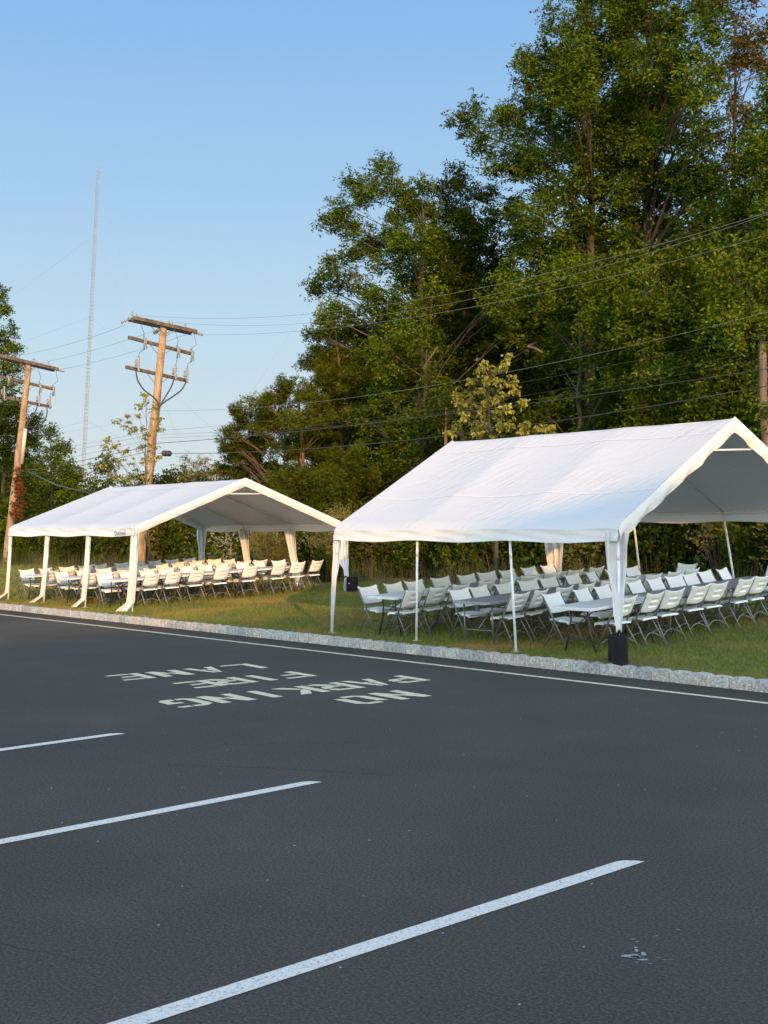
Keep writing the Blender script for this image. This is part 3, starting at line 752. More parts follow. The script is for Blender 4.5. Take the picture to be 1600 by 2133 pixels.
    for (yy, zz) in ((y0+ins, ze0-.07), (y1-ins, ze1-.07), (yr, zr-.065)):
        mb = MB(); mb.tube([loc((x0+.05, yy, zz)), loc((x1-.05, yy, zz))], R_, 8); mb.build('rail', M['post'], root, True)
    mb = MB()                                            # elastic loops tying canopy to rail
    for k in range(22):
        X = x0+.2+(x1-x0-.4)*k/21
        mb.tube([loc((X, y1-ins, ze1-.09)), loc((X+.03, y1-ins-.035, ze1-.05)), loc((X, y1-.03, ze1-.02+.0))], .006, 5)
    mb.build('elastic_tie', M['post'], root, True)
    # posts
    for row in (0, 1):
        for k in range(4):
            tx, ty = XS[k], (y0+ins if row == 0 else y1-ins); tz = (ze0 if row == 0 else ze1)-.06
            fx, fy = feet[row][k]; fz = lawn_z(fx, fy)
            mb = MB(); mb.tube([loc((tx, ty, tz)), loc((fx, fy, fz-.01))], R_, 10); 
            po = mb.build('post', M['post'], root, True)
            mb = MB(); mb.box(loc((fx, fy, fz+.004)), (.11, .11, .008)); mb.build('foot_plate', M['post'], po)
            mb = MB(); mb.tube([loc((tx+(fx-tx)*.16, ty+(fy-ty)*.16, tz+(fz-tz)*.16)), loc((tx+(fx-tx)*.24, ty+(fy-ty)*.24, tz+(fz-tz)*.24))], R_+.003, 10); mb.build('socket', M['post'], po, True)
    # drapes: list of (points, widths, rz) gathered cloth hung on posts
    for pts, wds, dirv in drapes:
        nn = 28; nk = 14
        P = [Vector(p) for p in pts]; vs2 = []; fs2 = []
        cum = [0]
        for a, b in zip(P, P[1:]): cum.append(cum[-1]+(b-a).length)
        dv = Vector(dirv).normalized(); nv_ = Vector((0, 0, 1)).cross(dv).normalized()
        for i in range(nn+1):
            s_ = cum[-1]*i/nn; k = 0
            while k < len(cum)-2 and s_ > cum[k+1]: k += 1
            t = (s_-cum[k])/(cum[k+1]-cum[k]); t2 = t*t*(3-2*t)
            c = P[k].lerp(P[k+1], t); wd = wds[k]+(wds[k+1]-wds[k])*t2
            for q in range(nk+1):
                a = (q/nk*2-1)*math.pi*.92
                # an open C of cloth wrapped round the post, with folds
                rr = 1+.18*math.sin(a*5+i*.15)+.06*math.sin(a*9-i*.4)
                vs2.append(c+dv*(math.sin(a*.5)*wd/2*rr)+nv_*(math.cos(a*.5)*wd*.32*rr-wd*.10))
        for i in range(nn):
            for q in range(nk):
                a = i*(nk+1)+q; fs2.append((a, a+1, a+nk+2, a+nk+1))
        mb = MB(); mb.add([loc(p) for p in vs2], fs2); mb.build('corner_drape', M['cloth'], root, True)
    return root
M['cloth_flat'] = fabric_mat('white_valance_cloth', (2.2, 2.2, 5), (0, 0, 0), .4, .12, (.68, .68, .68), dist=.04)

# right (near) tent
nx0, nx1, ny0, ny1 = -16.72, -10.36, 13.74, 19.88
nf = [[(-16.79, 13.72), (-14.57, 13.74), (-12.22, 13.62), (-10.20, 13.52)],
      [(-16.62, 19.85), (-14.36, 19.85), (-12.20, 19.85), (-10.3, 19.85)]]
def pz(X, Y, dz): return (X, Y, lawn_z(X, Y)+dz)
nd = [([(nx0+.04, ny0+.02, 1.95), (nx0+.02, ny0+.02, 1.5), pz(-16.78, 13.74, .75), pz(-16.79, 13.72, .02)], [.21, .18, .09, .055], (1, 0, 0)),
      ([(nx1-.06, ny0+.03, 1.98), (nx1-.05, ny0+.02, 1.55), pz(-10.25, 13.58, .85), pz(-10.20, 13.52, .43)], [.30, .26, .15, .07], (.75, .65, 0)),
      ([(nx0+.05, ny1-.05, 2.15), (nx0+.05, ny1-.05, 1.6), pz(-16.62, 19.8, .6), pz(-16.62, 19.8, .05)], [.46, .36, .26, .2], (.8, .6, 0))]
tent(nx0, nx1, ny0, ny1, 2.085, 2.36, 3.80, nf, 'larger looking white gable tent on the right with steep roof, over rows of shaded chairs', nd, True)
# left (far) tent
lx0, lx1, ly0, ly1 = -31.12, -24.34, 14.02, 20.28
lf = [[(-31.10, 13.98), (-28.95, 13.98), (-26.70, 13.98), (-24.45, 14.0)],
      [(-31.0, 20.2), (-28.50, 20.2), (-26.2, 20.2), (-24.05, 20.15)]]
LXS = [lx0+.05+(lx1-lx0-.10)*k/3 for k in range(4)]
ld = []
for k, (wd, kick) in enumerate(((.11, .30), (.14, .32), (.14, .20), (.21, .14))):
    fx, fy = lf[0][k]
    ld.append(([(LXS[k], ly0+.03, 2.02), (LXS[k]*.5+fx*.5, ly0*.5+fy*.5, 1.1), (fx-.02, fy-.02, .38), (fx-kick, fy-.20, .17)], [wd, wd*.95, wd*.9, wd*(1.0 if k < 3 else 1.35)], (.9, .5, 0)))
for k, (wd, xb) in enumerate(((.26, 0), (.26, .05), (.27, .05))):
    fx, fy = lf[1][k]
    ld.append(([(LXS[k]+.0, ly1-.06, 2.05), (LXS[k]*.5+fx*.5, fy, 1.3), (fx+xb, fy, .5)], [wd*1.15, wd*.75, wd*.6], (.8, .6, 0)))
ld.append(([(lx1-.04, ly1-.03, 2.05), (lx1+.12, ly1-.1, 1.25), pz(lx1+.34, ly1-.15, .50), pz(lx1+.36, ly1-.15, .02)], [.36, .30, .10, .17], (.8, .6, 0)))
tent(lx0, lx1, ly0, ly1, 2.165, 2.22, 3.34, lf, 'smaller looking white gable tent on the left with sunlit gable and long cloth drapes', ld, False, logo=True)

# weight bags
def bagsleeve(mb, cx, cy, z0, r, h, sq=0.0):
    n = 20; vs = []; fs = []
    prof = [(0, .90), (.02, 1.0), (.10, 1.03), (.5, 1.01), (.92, 1.0), (.97, .97), (1.0, .86), (1.0, .3), (.985, .0)]
    for (t, s_) in prof:
        for k in range(n):
            a = 2*math.pi*k/n; rr = r*s_*(1+.02*math.sin(3*a+t*5))
            if sq: rr *= 1+sq*abs(math.sin(2*a))
            vs.append((cx+rr*math.cos(a), cy+rr*math.sin(a), z0+h*t+.006*math.sin(a*2+cx)))
    for i in range(len(prof)-1):
        for k in range(n):
            a = i*n+k; b = i*n+(k+1) % n; fs.append((a, b, b+n, a+n))
    mb.add(vs, fs)
bx, by = -10.20, 13.52; bz = lawn_z(bx, by)
rb = empty('weight_bag', (bx, by, bz), 0, 'pair of round black weight bags strapped to the corner post above the kerb', 'weight bag', 'black tent weight bags')
for (dx, dy) in ((.085, -.10), (-.115, .07)):
    mb = MB(); bagsleeve(mb, dx, dy, -.02, .108, .41); mb.build('sleeve', M['bag'], rb, True)
mb = MB(); mb.tube([(-.05, .02, .37), (0, 0, .46), (.05, -.02, .37)], .014, 6); mb.tube([(.085, -.10, .39), (.10, .0, .42), (.0, .02, .39)], .010, 6); mb.build('strap', M['bag'], rb, True)
mb = MB(); mb.tube([(-.033, 0, .44), (.0, .033, .44), (.033, 0, .44), (0, -.033, .44), (-.033, 0, .44)], .012, 6, False); mb.build('strap', M['bag'], rb, True)
bx, by = lx1+.56, ly1-.15; bz = lawn_z(bx, by)
rb = empty('weight_bag', (bx, by, bz), 0, 'boxy black weight bag tied to the far drape behind the gap between tents', 'weight bag', 'black tent weight bags')
mb = MB(); bagsleeve(mb, 0, 0, -.02, .135, .40, .14); mb.build('sleeve', M['bag'], rb, True)
mb = MB(); mb.tube([(-.10, -.02, .34), (-.20, -.05, .40), (-.27, -.08, .36)], .014, 6); mb.build('strap', M['bag'], rb, True)
mb = MB(); mb.box((.05, -.150, .22), (.04, .004, .028)); mb.build('label_patch', M['cloth_flat'], rb)

# ================================================================== POLES, WIRES, MASTS
YP = 24.5
def pole_tree(low, top, r0, r1, arms, label, armw, Y=YP, conduit=False):
    a = Vector(onY(*low, Y)); b = Vector(onY(*top, Y)); d = (b-a)
    g = lawn_z(a.x, Y); basep = a + d*((g-.3-a.z)/d.z)
    root = empty('utility_pole', (basep.x, basep.y, g), 0, label, 'utility pole', 'wooden utility poles carrying the power lines')
    O = Vector((basep.x, basep.y, g))
    mb = MB(); n = 14
    pts = [basep+(b-basep)*k/n-O + Vector((.012*math.sin(k*1.3), .012*math.sin(k*2.1), 0)) for k in range(n+1)]
    mb.tube(pts, [r0+(r1-r0)*k/n for k in range(n+1)], 14); mb.build('pole', M['pole'], root, True)
    def at_z(z): return basep + d*((z-basep.z)/d.z)
    info = []
    for (l, r, wd, hd, double) in arms:
        pc = at_z(onX(l[0]/2+r[0]/2, l[1]/2+r[1]/2, b.x)[2]); X = pc.x
        A = Vector(onX(*l, X)); B = Vector(onX(*r, X)); ax = (B-A).normalized(); Ln = (B-A).length
        c = (A+B)/2; ang = math.atan2(B.z-A.z, B.y-A.y)
        arm = None
        for q in ((-1, 1) if double else (-1,)):
            rr = r0+(r1-r0)*.8
            mb = MB(); mb.box((c.x-O.x+q*(rr+wd/2+.002), c.y-O.y, c.z-O.z), (wd, Ln, hd), Matrix.Rotation(ang, 3, 'X')); arm = mb.build('crossarm', M['arm'], root, bevel=.012)
            # diagonal braces
            for e in (-1, 1):
                mb = MB(); mb.tube([tuple(pc-O+Vector((q*(rr+.03), 0, -.42))), tuple(c-O+ax*e*min(.5, Ln*.2)+Vector((q*(rr+.03), 0, -.05)))], .011, 6); mb.build('brace', M['arm'], root)
        info.append((A, B, X))
    return root, O, info, at_z
def insulator(root, O, p, q, discs=4, r=.055):
    p = Vector(p); q = Vector(q); mb = MB(); prs = []; rs = []
    n = discs*3
    for k in range(n+1):
        prs.append(p.lerp(q, k/n)-O); rs.append(r if k % 3 == 1 else .022)
    mb.tube(prs, rs, 8); mb.build('insulator', M['insul'], root, True)
P1, O1, I1, az1 = pole_tree((309, 1000), (341.5, 680), .205, .135,
    [((273, 663.5), (404, 692.5), .12, .15, True), ((273, 701), (403, 735), .11, .13, False), ((267.5, 763), (396, 792), .11, .13, False)],
    'main wooden utility pole with three crossarms rising behind the left tent roof', .12)
P2, O2, I2, az2 = pole_tree((26, 1060), (60.5, 757), .20, .13,
    [((-6, 741.5), (117, 770), .12, .15, True), ((-8, 781), (115.5, 809.5), .11, .13, False), ((-10, 822), (110.5, 847), .11, .13, False)],
    'leftmost wooden utility pole with three crossarms, grey conduit and red creeper', .12)
P3, O3, I3, az3 = pole_tree((1990, 1000), (1978, 260), .24, .155, [], 'utility pole outside the right edge', .12)
bpy.data.objects.remove(P3.children[0]) if False else None
def arm_pt(I, t): return I[0].lerp(I[1], t)
# insulators and fuse cutouts
for (root, O, I) in ((P1, O1, I1), (P2, O2, I2)):
    for t in (.06, .64, .90):
        p = arm_pt(I[0], t)+Vector((-.2, 0, .08)); insulator(root, O, p, p+Vector((0, 0, .26)), 3, .06)
    e = arm_pt(I[0], 1.0); insulator(root, O, e, e+Vector((0.02, .42, -.06)), 4, .07)
    e = arm_pt(I[0], 0.0); insulator(root, O, e, e+Vector((-.35, -.25, -.14)), 4, .07)
    e = arm_pt(I[0], .5)+Vector((0, -.1, -.15)); insulator(root, O, e+Vector((-.1, 0, 0)), e+Vector((-.5, -.05, -.12)), 4, .07)
    for t in (.17, .70, .93):
        p = arm_pt(I[1], t)
        mb = MB(); mb.tube([p-O+Vector((.12, 0, .10)), p-O+Vector((.20, .02, -.08)), p-O+Vector((.14, .0, -.42))], [.04, .05, .035], 8); mb.tube([p-O+Vector((.05, 0, -.02)), p-O+Vector((.22, 0, -.06))], .025, 6)
        mb.tube([p-O+Vector((.26, .05, .02)), p-O+Vector((.24, .05, -.40))], .018, 6); mb.build('fuse_cutout', M['insul'], root, True)
    for t in (.14, .74, .93):
        p = arm_pt(I[2], t); rs = [.03 if k % 2 else .055 for k in range(11)]
        mb = MB(); mb.tube([p-O+Vector((.1, 0, -.15+.06*k)) for k in range(11)], rs, 8); mb.tube([p-O+Vector((.1, -.12, .06)), p-O+Vector((.1, -.12, .32))], [.05, .04], 6); mb.build('cable_terminator', M['insul'], root, True)
        q = arm_pt(I[1], {.14: .17, .74: .70, .93: .93}[t])
        mb = MB(); mb.tube([p-O+Vector((.1, 0, .45)), p-O+Vector((.12, .03, .62)), q-O+Vector((.14, 0, -.42))], .010, 5); mb.build('jumper_wire', M['wire'], root, True)
        u = arm_pt(I[0], {.14: .06, .74: .62, .93: .98}[t])
        mb = MB(); mb.tube([q-O+Vector((.12, 0, .10)), (q+u)/2-O+Vector((.14, .16, -.12)), u-O+Vector((.0, .05, .25 if t < .9 else -.06))], .009, 5); mb.build('jumper_wire', M['wire'], root, True)
def riser(root, O, pts, X, r=.03):
    P = [Vector(onX(px, py, X))-O for px, py in pts]
    Q = []
    for i in range(len(P)-1):
        p0 = P[max(i-1, 0)]; p1 = P[i]; p2 = P[i+1]; p3 = P[min(i+2, len(P)-1)]
        for k in range(6):
            t = k/6; Q.append(.5*((2*p1)+(p2-p0)*t+(2*p0-5*p1+4*p2-p3)*t*t+(3*p1-p0-3*p2+p3)*t**3))
    Q.append(P[-1]); mb = MB(); mb.tube(Q, r, 8); mb.build('riser_cable', M['wire'], root, True)
X1 = I1[2][2]+.25
riser(P1, O1, [(283, 770), (287, 792), (300, 812), (318, 826), (328, 838), (331.5, 852)], X1)
riser(P1, O1, [(363, 787), (357, 805), (345, 826), (335, 842), (331, 852)], X1)
riser(P1, O1, [(388, 795), (378, 812), (360, 826), (342, 838), (332, 852), (329, 900)], X1)
X2 = I2[2][2]+.25
riser(P2, O2, [(98, 850), (97, 866), (90, 881), (80, 888), (60, 890), (50, 893)], X2)
riser(P2, O2, [(77, 845), (76, 852), (68, 866), (60, 880), (52, 893)], X2)
mb = MB(); a = Vector(onY(53, 893, YP-.35)); b = Vector(onY(45.5, 966, YP-.35)); mb.tube([a-O2, b-O2], .085, 10); mb.build('conduit', M['conduit'], P2, True)

def span(name, P, r, material, label, Xend=None, Y=YP):
    """P: list of three (px,py) seen on the wire; wire hangs in the plane Y, quadratic sag fitted in X"""
    Q = [onY(px, py, Y) for px, py in P]; xs_ = np.array([q[0] for q in Q]); zs_ = np.array([q[2] for q in Q])
    c = np.polyfit(xs_, zs_, 2)
    if c[0] < .0006: 
        c1 = np.polyfit(xs_, zs_, 1); c = np.array([.0006, 0, 0]); c[1:] = np.polyfit(xs_, zs_-.0006*xs_**2, 1)
    x0_, x1_ = xs_[0], (Xend if Xend is not None else xs_[-1]); n = 40
    pts = [(x0_+(x1_-x0_)*k/n, Y, float(np.polyval(c, x0_+(x1_-x0_)*k/n))) for k in range(n+1)]
    mb = MB(); mb.tube(pts, r*.42, 6); return tag(mb.build(name, material, None, True), label, 'power line', 'overhead lines between the utility poles')
XE = O3.x
for P, r, mt, dy, lb in [
    ([(283, 655), (640, 656), (1120, 571), (1600, 444)], .013, 'wire_al', -.9, 'topmost overhead wire running right from the main pole across the oaks'),
    ([(362, 670), (640, 677), (1120, 586), (1600, 449)], .013, 'wire_al', .3, 'second highest overhead wire running right from the main pole'),
    ([(420, 697), (640, 689), (1120, 611), (1600, 490)], .014, 'wire_al', 1.3, 'third overhead wire leaving the right tip of the top crossarm'),
    ([(333, 855), (480, 854), (690, 832), (1100, 767), (1600, 650)], .013, 'wire_al', 0, 'fourth overhead wire, passing just behind the drooping yellow-green sapling top'),
    ([(335, 896), (480, 886), (1100, 793), (1600, 695)], .011, 'wire', -.1, 'fifth overhead wire, dark and thin, below the fourth across the oaks'),
    ([(335, 904), (480, 900), (1100, 822), (1600, 728)], .011, 'wire', .05, 'sixth overhead wire, lower dark thin line crossing the oaks'),
    ([(335, 912), (480, 906), (1100, 834), (1600, 746)], .012, 'wire', .1, 'seventh overhead wire, just above the thick black cable'),
    ([(325, 926), (480, 907), (1100, 846), (1600, 765)], .028, 'wire', -.25, 'thick black overhead cable leaving the main pole to the right'),
    ([(330, 944), (480, 943), (700, 930), (1100, 887), (1600, 803)], .030, 'wire', -.28, 'lowest thick black overhead cable with the splice box at the main pole')]:
    span('power_line', P, r, M[mt], lb, XE, YP+dy)
for P, r, mt, dy, lb in [
    ([(-4, 745), (47, 740), (150, 714), (262, 677)], .012, 'wire', -.9, 'highest wire between the two left poles, crossing the tall mast'),
    ([(55, 762), (85, 757), (180, 733), (325, 688)], .012, 'wire', .2, 'middle wire of the top three between the two left poles'),
    ([(120, 770), (180, 759), (280, 731), (388, 697)], .012, 'wire', 1.2, 'third wire between the left poles, from right tip of the left crossarm'),
    ([(42, 948), (128, 933), (220, 915), (326, 897)], .012, 'wire', 0, 'upper thin service wire low between the two left poles'),
    ([(40, 960), (128, 942), (220, 923), (325, 905)], .012, 'wire', .05, 'second thin service wire low between the two left poles'),
    ([(38, 972), (128, 958), (220, 935), (325, 913)], .012, 'wire', .1, 'third thin service wire low between the two left poles'),
    ([(36, 984), (75, 978), (180, 957), (322, 927)], .028, 'wire', -.25, 'upper thick black cable between the two left poles'),
    ([(36, 992), (70, 987), (180, 968), (322, 937)], .026, 'wire', -.2, 'lower thick black cable between the two left poles'),
    ([(-60, 903), (118, 903), (180, 893), (235, 882), (326, 862)], .008, 'wire_al', .3, 'faint thin wire crossing the mast above the service wires')]:
    span('power_line', P, r, M[mt], lb, None, YP+dy)
a = Vector(onY(58, 982, YP-.3)); b = Vector(onY(205, 1032, YP-6))
mb = MB(); mb.tube([a, (a+b)/2-Vector((0, 0, .15)), b+(b-a)*.0], .026, 6); tag(mb.build('power_line', M['wire'], None, True), 'black cable slanting down right from the leftmost pole to the left tent', 'power line', 'overhead lines between the utility poles')
mb = MB(); a = Vector(onY(341, 944, YP-.28)); b = Vector(onY(353, 945, YP-.28)); mb.tube([a-(b-a)*.35, a, a+(b-a)*.02, b-(b-a)*.02, b, b+(b-a)*.35], [.03, .04, .115, .115, .04, .03], 10)
tag(mb.build('splice_box', M['wire'], None, True), 'black splice box on the lowest cable beside the main pole', 'splice box')

def mast(name, base_px, top_px, D, wd, npan, label, guys):
    a = Vector(CAM+ray(*base_px)*D); b = Vector(CAM+ray(*top_px)*D); d = b-a; a = a+d*((-1.0-a.z)/d.z)
    root = empty(name, a, 0, label, 'radio mast', 'guyed lattice radio masts'); mb = MB()
    legs = [Vector((math.cos(R(90+120*k)), math.sin(R(90+120*k)), 0))*wd*.58 for k in range(3)]
    top = b-a
    kf = max(1, D/420)
    for l in legs: mb.tube([l, top+l], wd*.055*kf, 4)
    for i in range(npan):
        p = top*(i/npan); q = top*((i+1)/npan)
        for k in range(3):
            A, B = legs[k], legs[(k+1) % 3]
            mb.tube([p+A, q+B], wd*.038*kf, 3, False); mb.tube([q+B, p+A+(q-p)*1.0], wd*.03*kf, 3, False)
    mb.tube([top, top+Vector((0, 0, 1.5*wd))], wd*.05, 4)
    mb.build('lattice_tower', M['mast'], root)
    for (f, e) in guys:
        p = a+top*f; q = Vector(CAM+ray(*e)*D*.97); t = (2.0-p.z)/(q.z-p.z) if q.z != p.z else 1
        q = p+(q-p)*t
        mb = MB(); mb.tube([p-a, (p+q)/2-a-Vector((0, 0, 1.0)), q-a], .020*D/350, 4); mb.build('guy_wire', M['mast'], root)
mast('radio_mast', (173, 985), (205, 350), 350, .95, 100, 'tall pale lattice radio mast standing against open sky behind the left poles', [(.82, (100, 560)), (.82, (240, 590)), (.60, (105, 690)), (.60, (235, 700)), (.32, (110, 842)), (.32, (232, 860)), (.97, (285, 640))])
mast('radio_mast', (662, 730), (668.5, 541), 620, 1.6, 80, 'distant faint lattice mast half hidden by the left edge of the oaks', [(.9, (560, 760))])

# ================================================================== VEGETATION
def rosettes(C, k, Ll, Ww, droop=0.0, flat=.6, jit=.35):
    """k leaves radiating from each centre; returns verts (n,4,3)"""
    n = len(C); T = n*k
    D = rng.normal(0, 1, (T, 3)); D[:, 2] = D[:, 2]*flat-droop
    D /= np.linalg.norm(D, axis=1)[:, None]
    B = np.repeat(C, k, 0) + D*Ll*.12
    ln = Ll*rng.uniform(1-jit, 1+jit, T)[:, None]
    S = np.cross(D, rng.normal(0, 1, (T, 3))); S /= np.linalg.norm(S, axis=1)[:, None]+1e-9
    Nn = np.cross(D, S)
    V = np.empty((T, 4, 3)); wv = Ww*rng.uniform(.75, 1.25, T)[:, None]
    mid = B + D*ln*.55
    V[:, 0] = B; V[:, 1] = mid+S*wv/2+Nn*wv*.15; V[:, 2] = B+D*ln; V[:, 3] = mid-S*wv/2+Nn*wv*.15
    return V
def leaf_object(name, V, material, root):
    n = len(V); O = np.array(root.location)
    P = (V.reshape(-1, 3)-O)
    return np_mesh(name, P, np.arange(n*4).reshape(-1, 4), material, root)
def clumps(lobes, per_m2, cr, rosper):
    """lobes (x,y,z,r) -> rosette centres grouped into uneven clumps"""
    out = []; cl = []
    for (x, y, z, r) in lobes:
        nc = max(4, int(per_m2*r*r*rng.uniform(.75, 1.15)))
        D = rng.normal(0, 1, (nc, 3)); D /= np.linalg.norm(D, axis=1)[:, None]
        rad = r*rng.uniform(.25, 1.0, nc)**.6
        P = np.array([x, y, z])+D*rad[:, None]*np.array([1, 1, .95])
        cl.append(P)
        for p in P:
            c = cr*rng.uniform(.6, 1.35); m_ = int(rosper*(c/cr)**2*rng.uniform(.7, 1.3))+1
            q = rng.normal(0, 1, (m_, 3))*np.array([c*.45, c*.45, c*.38])
            q[:, 2] -= .12*np.hypot(q[:, 0], q[:, 1])
            out.append(p+q)
    return np.concatenate(out), cl
def lobes_px(L_, Y0, dY, back=0):
    D = []
    for i, (px, py, rp) in enumerate(L_):
        Y = Y0+rng.uniform(-dY, dY); p = onY(px, py, Y); r = .9*rp/F*depth_at(px, py, Y)
        D.append((p[0], p[1], p[2], r))
    for i in range(back):
        x, y, z, r = D[rng.integers(len(D))]
        Y = y+(rng.uniform(dY, dY*2.2) if i % 2 else -rng.uniform(.2, .8)); D.append((x+rng.uniform(-.7, .7), Y, z+rng.uniform(-.9, .5), r*rng.uniform(.7, 1.0)))
    return D
def wood(root, base, tip, r0, lobes, cl, bark, twig=.012, limbs=True, lean=None, lsc=1.0):
    O = Vector(root.location); mb = MB()
    base = Vector(base); tip = Vector(tip); n = 12
    wob = [Vector((random.uniform(-1, 1), random.uniform(-1, 1), 0))*.10*math.sin(math.pi*k/n) for k in range(n+1)]
    tr = [base.lerp(tip, k/n)+wob[k] for k in range(n+1)]
    rr = [r0*(1-.85*(k/n)**1.1)*(1.25 if k == 0 else 1) for k in range(n+1)]
    mb.tube([p-O for p in tr], rr, 10)
    if limbs:
        for (x, y, z, r), P in zip(lobes, cl):
            c = Vector((x, y, z)); hd = math.hypot(x-base.x, y-base.y)
            zs = max(base.z+1.2, z-.55*hd-.5); t = min(.97, max(.1, (zs-base.z)/max(.1, (tip.z-base.z))))
            k = int(t*n); s = tr[k].lerp(tr[min(n, k+1)], t*n-k)
            mid = (s+c)/2+Vector((random.uniform(-.3, .3), random.uniform(-.3, .3), .12*hd))
            rb = lsc*min(rr[k]*.38, .015+.008*(c-s).length)
            pts = []
            for q in range(7):
                tt = q/6; pts.append((s*(1-tt)**2+mid*2*tt*(1-tt)+c*tt*tt)-O+Vector((random.uniform(-.04, .04),)*3)*min(q, 1))
            mb.tube(pts, [rb*(1-.75*q/6) for q in range(7)], 6)
            sel = P[rng.permutation(len(P))[:min(len(P), 9)]]
            for p in sel:
                p = Vector(p); t2 = random.uniform(.55, 1); st = pts[int(t2*6)]+O
                mb.tube([st-O, (st+p)/2-O+Vector((0, 0, .06)), p-O], [rb*.32, rb*.2, .006], 4, False)
    return mb.build('trunk', bark, root, True)
def plant(name, cat, label, L_, Y0, dY, leafmat, base_px=None, tip_px=None, r0=.2, per=16, cr=.42, ros=14, k=5, Ll=.15, Ww=.07, droop=.05, flat=.6, back=0, group=None, bark='bark', limbs=True, basexy=None, crown='crown'):
    lobes = lobes_px(L_, Y0, dY, back)
    if tip_px is not None and back > 5:                       # foliage close round the trunk
        lo = max(p[1] for p in L_)
        for py in range(int(tip_px[1])+40, int(lo), 42):
            f_ = (py-tip_px[1])/max(1, base_px[1]-tip_px[1]); q_ = onY(tip_px[0]+(base_px[0]-tip_px[0])*f_, py, Y0)
            for sg in (-1, 1): lobes.append((q_[0]+rng.uniform(-.4, .4), Y0+sg*rng.uniform(.5, 1.0)-.2, q_[2], rng.uniform(.4, .62)))
    cx = np.mean([l[0] for l in lobes])
    if base_px is not None: bx_, by_ = onY(base_px[0], base_px[1], Y0)[0], Y0
    else: bx_, by_ = cx, Y0
    bz_ = lawn_z(bx_, by_)-.05
    root = empty(name, (bx_, by_, bz_+.05), 0, label, cat, group)
    C, cl = clumps(lobes, per, cr, ros)
    tz = max(l[2] for l in lobes)
    tip = onY(*tip_px, Y0) if tip_px is not None else (cx, by_, tz-.3)
    wood(root, (bx_, by_, bz_), tip, r0, lobes, cl, M[bark], limbs=limbs)
    leaf_object(crown, rosettes(C, k, Ll, Ww, droop, flat), M[leafmat], root)
    return root

G1 = 'trees at the edge of the woods'
OAKK = dict(per=15, cr=.44, ros=40, k=5, Ll=.145, Ww=.052)
plant('oak_tree', 'tree', 'tall open oak at the left end of the wood, sky showing between its limbs',
      [(805,352,32),(790,385,34),(830,385,40),(870,400,42),(850,440,44),(885,455,40),(740,390,26),(762,410,24),(700,432,34),(680,470,30),(715,470,40),(750,480,36),(790,505,34),(860,500,38),(885,515,36),
       (735,520,26),(770,535,36),(810,560,40),(850,580,36),(880,600,36),(690,585,32),(668,600,22),(725,590,26),(680,640,26),(715,640,34),(760,610,26),(800,640,44),(850,660,40),(740,680,36),(680,655,24),(790,700,44),(845,730,44),(760,740,40),(810,780,46),(860,800,46)],
      31.5, 2.0, 'oak', (862, 1090), (882, 440), .24, group=G1, back=8, **OAKK)
plant('oak_tree', 'tree', 'dark dense oak between the open left oak and the tall middle oak',
      [(950,365,30),(925,400,36),(975,395,36),(1015,400,34),(940,450,46),(990,460,48),(1040,470,44),(930,520,46),(985,530,50),(1045,545,50),(940,600,48),(1000,620,50),(1050,620,46),(960,690,50),(1020,700,50)],
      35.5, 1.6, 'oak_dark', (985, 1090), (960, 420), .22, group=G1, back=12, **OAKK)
plant('oak_tree', 'tree', 'tall middle oak whose long left bough reaches out over the sky',
      [(960,270,30),(985,245,34),(1020,262,40),(1000,300,34),(1060,250,44),(1090,215,46),(1085,130,30),(1100,165,40),(1120,110,40),(1160,150,54),(1140,210,54),(1190,90,54),(1215,40,54),(1230,-20,60),(1190,180,60),(1220,240,60),(1130,280,56),(1075,310,46),(1040,340,36),(1160,340,60),(1225,330,60),(1100,380,50),(1180,420,62),(1110,450,54),(1060,420,36),(1220,480,62),(1150,520,60),(1090,540,52),(1200,580,62),(1130,620,56)],
      32.5, 2.6, 'oak', (1232, 1050), (1228, 10), .25, group=G1, back=14, **OAKK)
plant('oak_tree', 'tree', 'tallest oak on the right with sunlit trunk showing through its crown',
      [(1290,-20,60),(1350,-30,70),(1410,-10,66),(1300,50,56),(1370,40,60),(1440,50,56),(1280,130,58),(1345,120,64),(1420,120,60),(1480,20,44),(1475,110,46),(1290,210,62),(1360,200,66),(1435,200,60),(1480,180,40),(1280,300,62),(1350,290,66),(1430,290,62),(1480,270,46),(1300,390,66),(1380,380,66),(1450,370,60),(1500,350,40),(1290,470,60),(1370,470,64),(1450,470,60)],
      33.5, 2.8, 'oak', (1333, 1050), (1350, -80), .27, group=G1, back=14, **OAKK)
plant('oak_tree', 'tree', 'oak turning rusty red at the top right of the wood',
      [(1500,10,30),(1540,20,34),(1570,-10,30),(1560,60,28),(1530,90,30),(1520,150,30),(1535,210,30),(1550,120,20),(1520,235,34),(1500,290,30),(1540,270,32),(1530,330,32),(1560,240,22),(1590,90,26),(1600,60,24),(1575,120,16)],
      34.0, 1.5, 'oak_rust', (1530, 1050), (1530, 40), .16, group=G1, back=3, per=15, cr=.34, ros=14, k=5, Ll=.16, Ww=.055)
plant('oak_tree', 'tree', 'green oak cut by the right edge of the photo below the rusty crown',
      [(1610,190,26),(1600,240,24),(1620,300,40),(1560,360,36),(1600,350,44),(1530,400,44),(1580,420,56),(1640,400,60),(1520,460,50),(1600,480,60),(1650,520,60)],
      31.0, 1.5, 'oak', (1640, 1050), (1625, 260), .2, group=G1, back=6, **OAKK)
lowk = dict(per=12, cr=.48, ros=42, k=5, Ll=.135, Ww=.06)
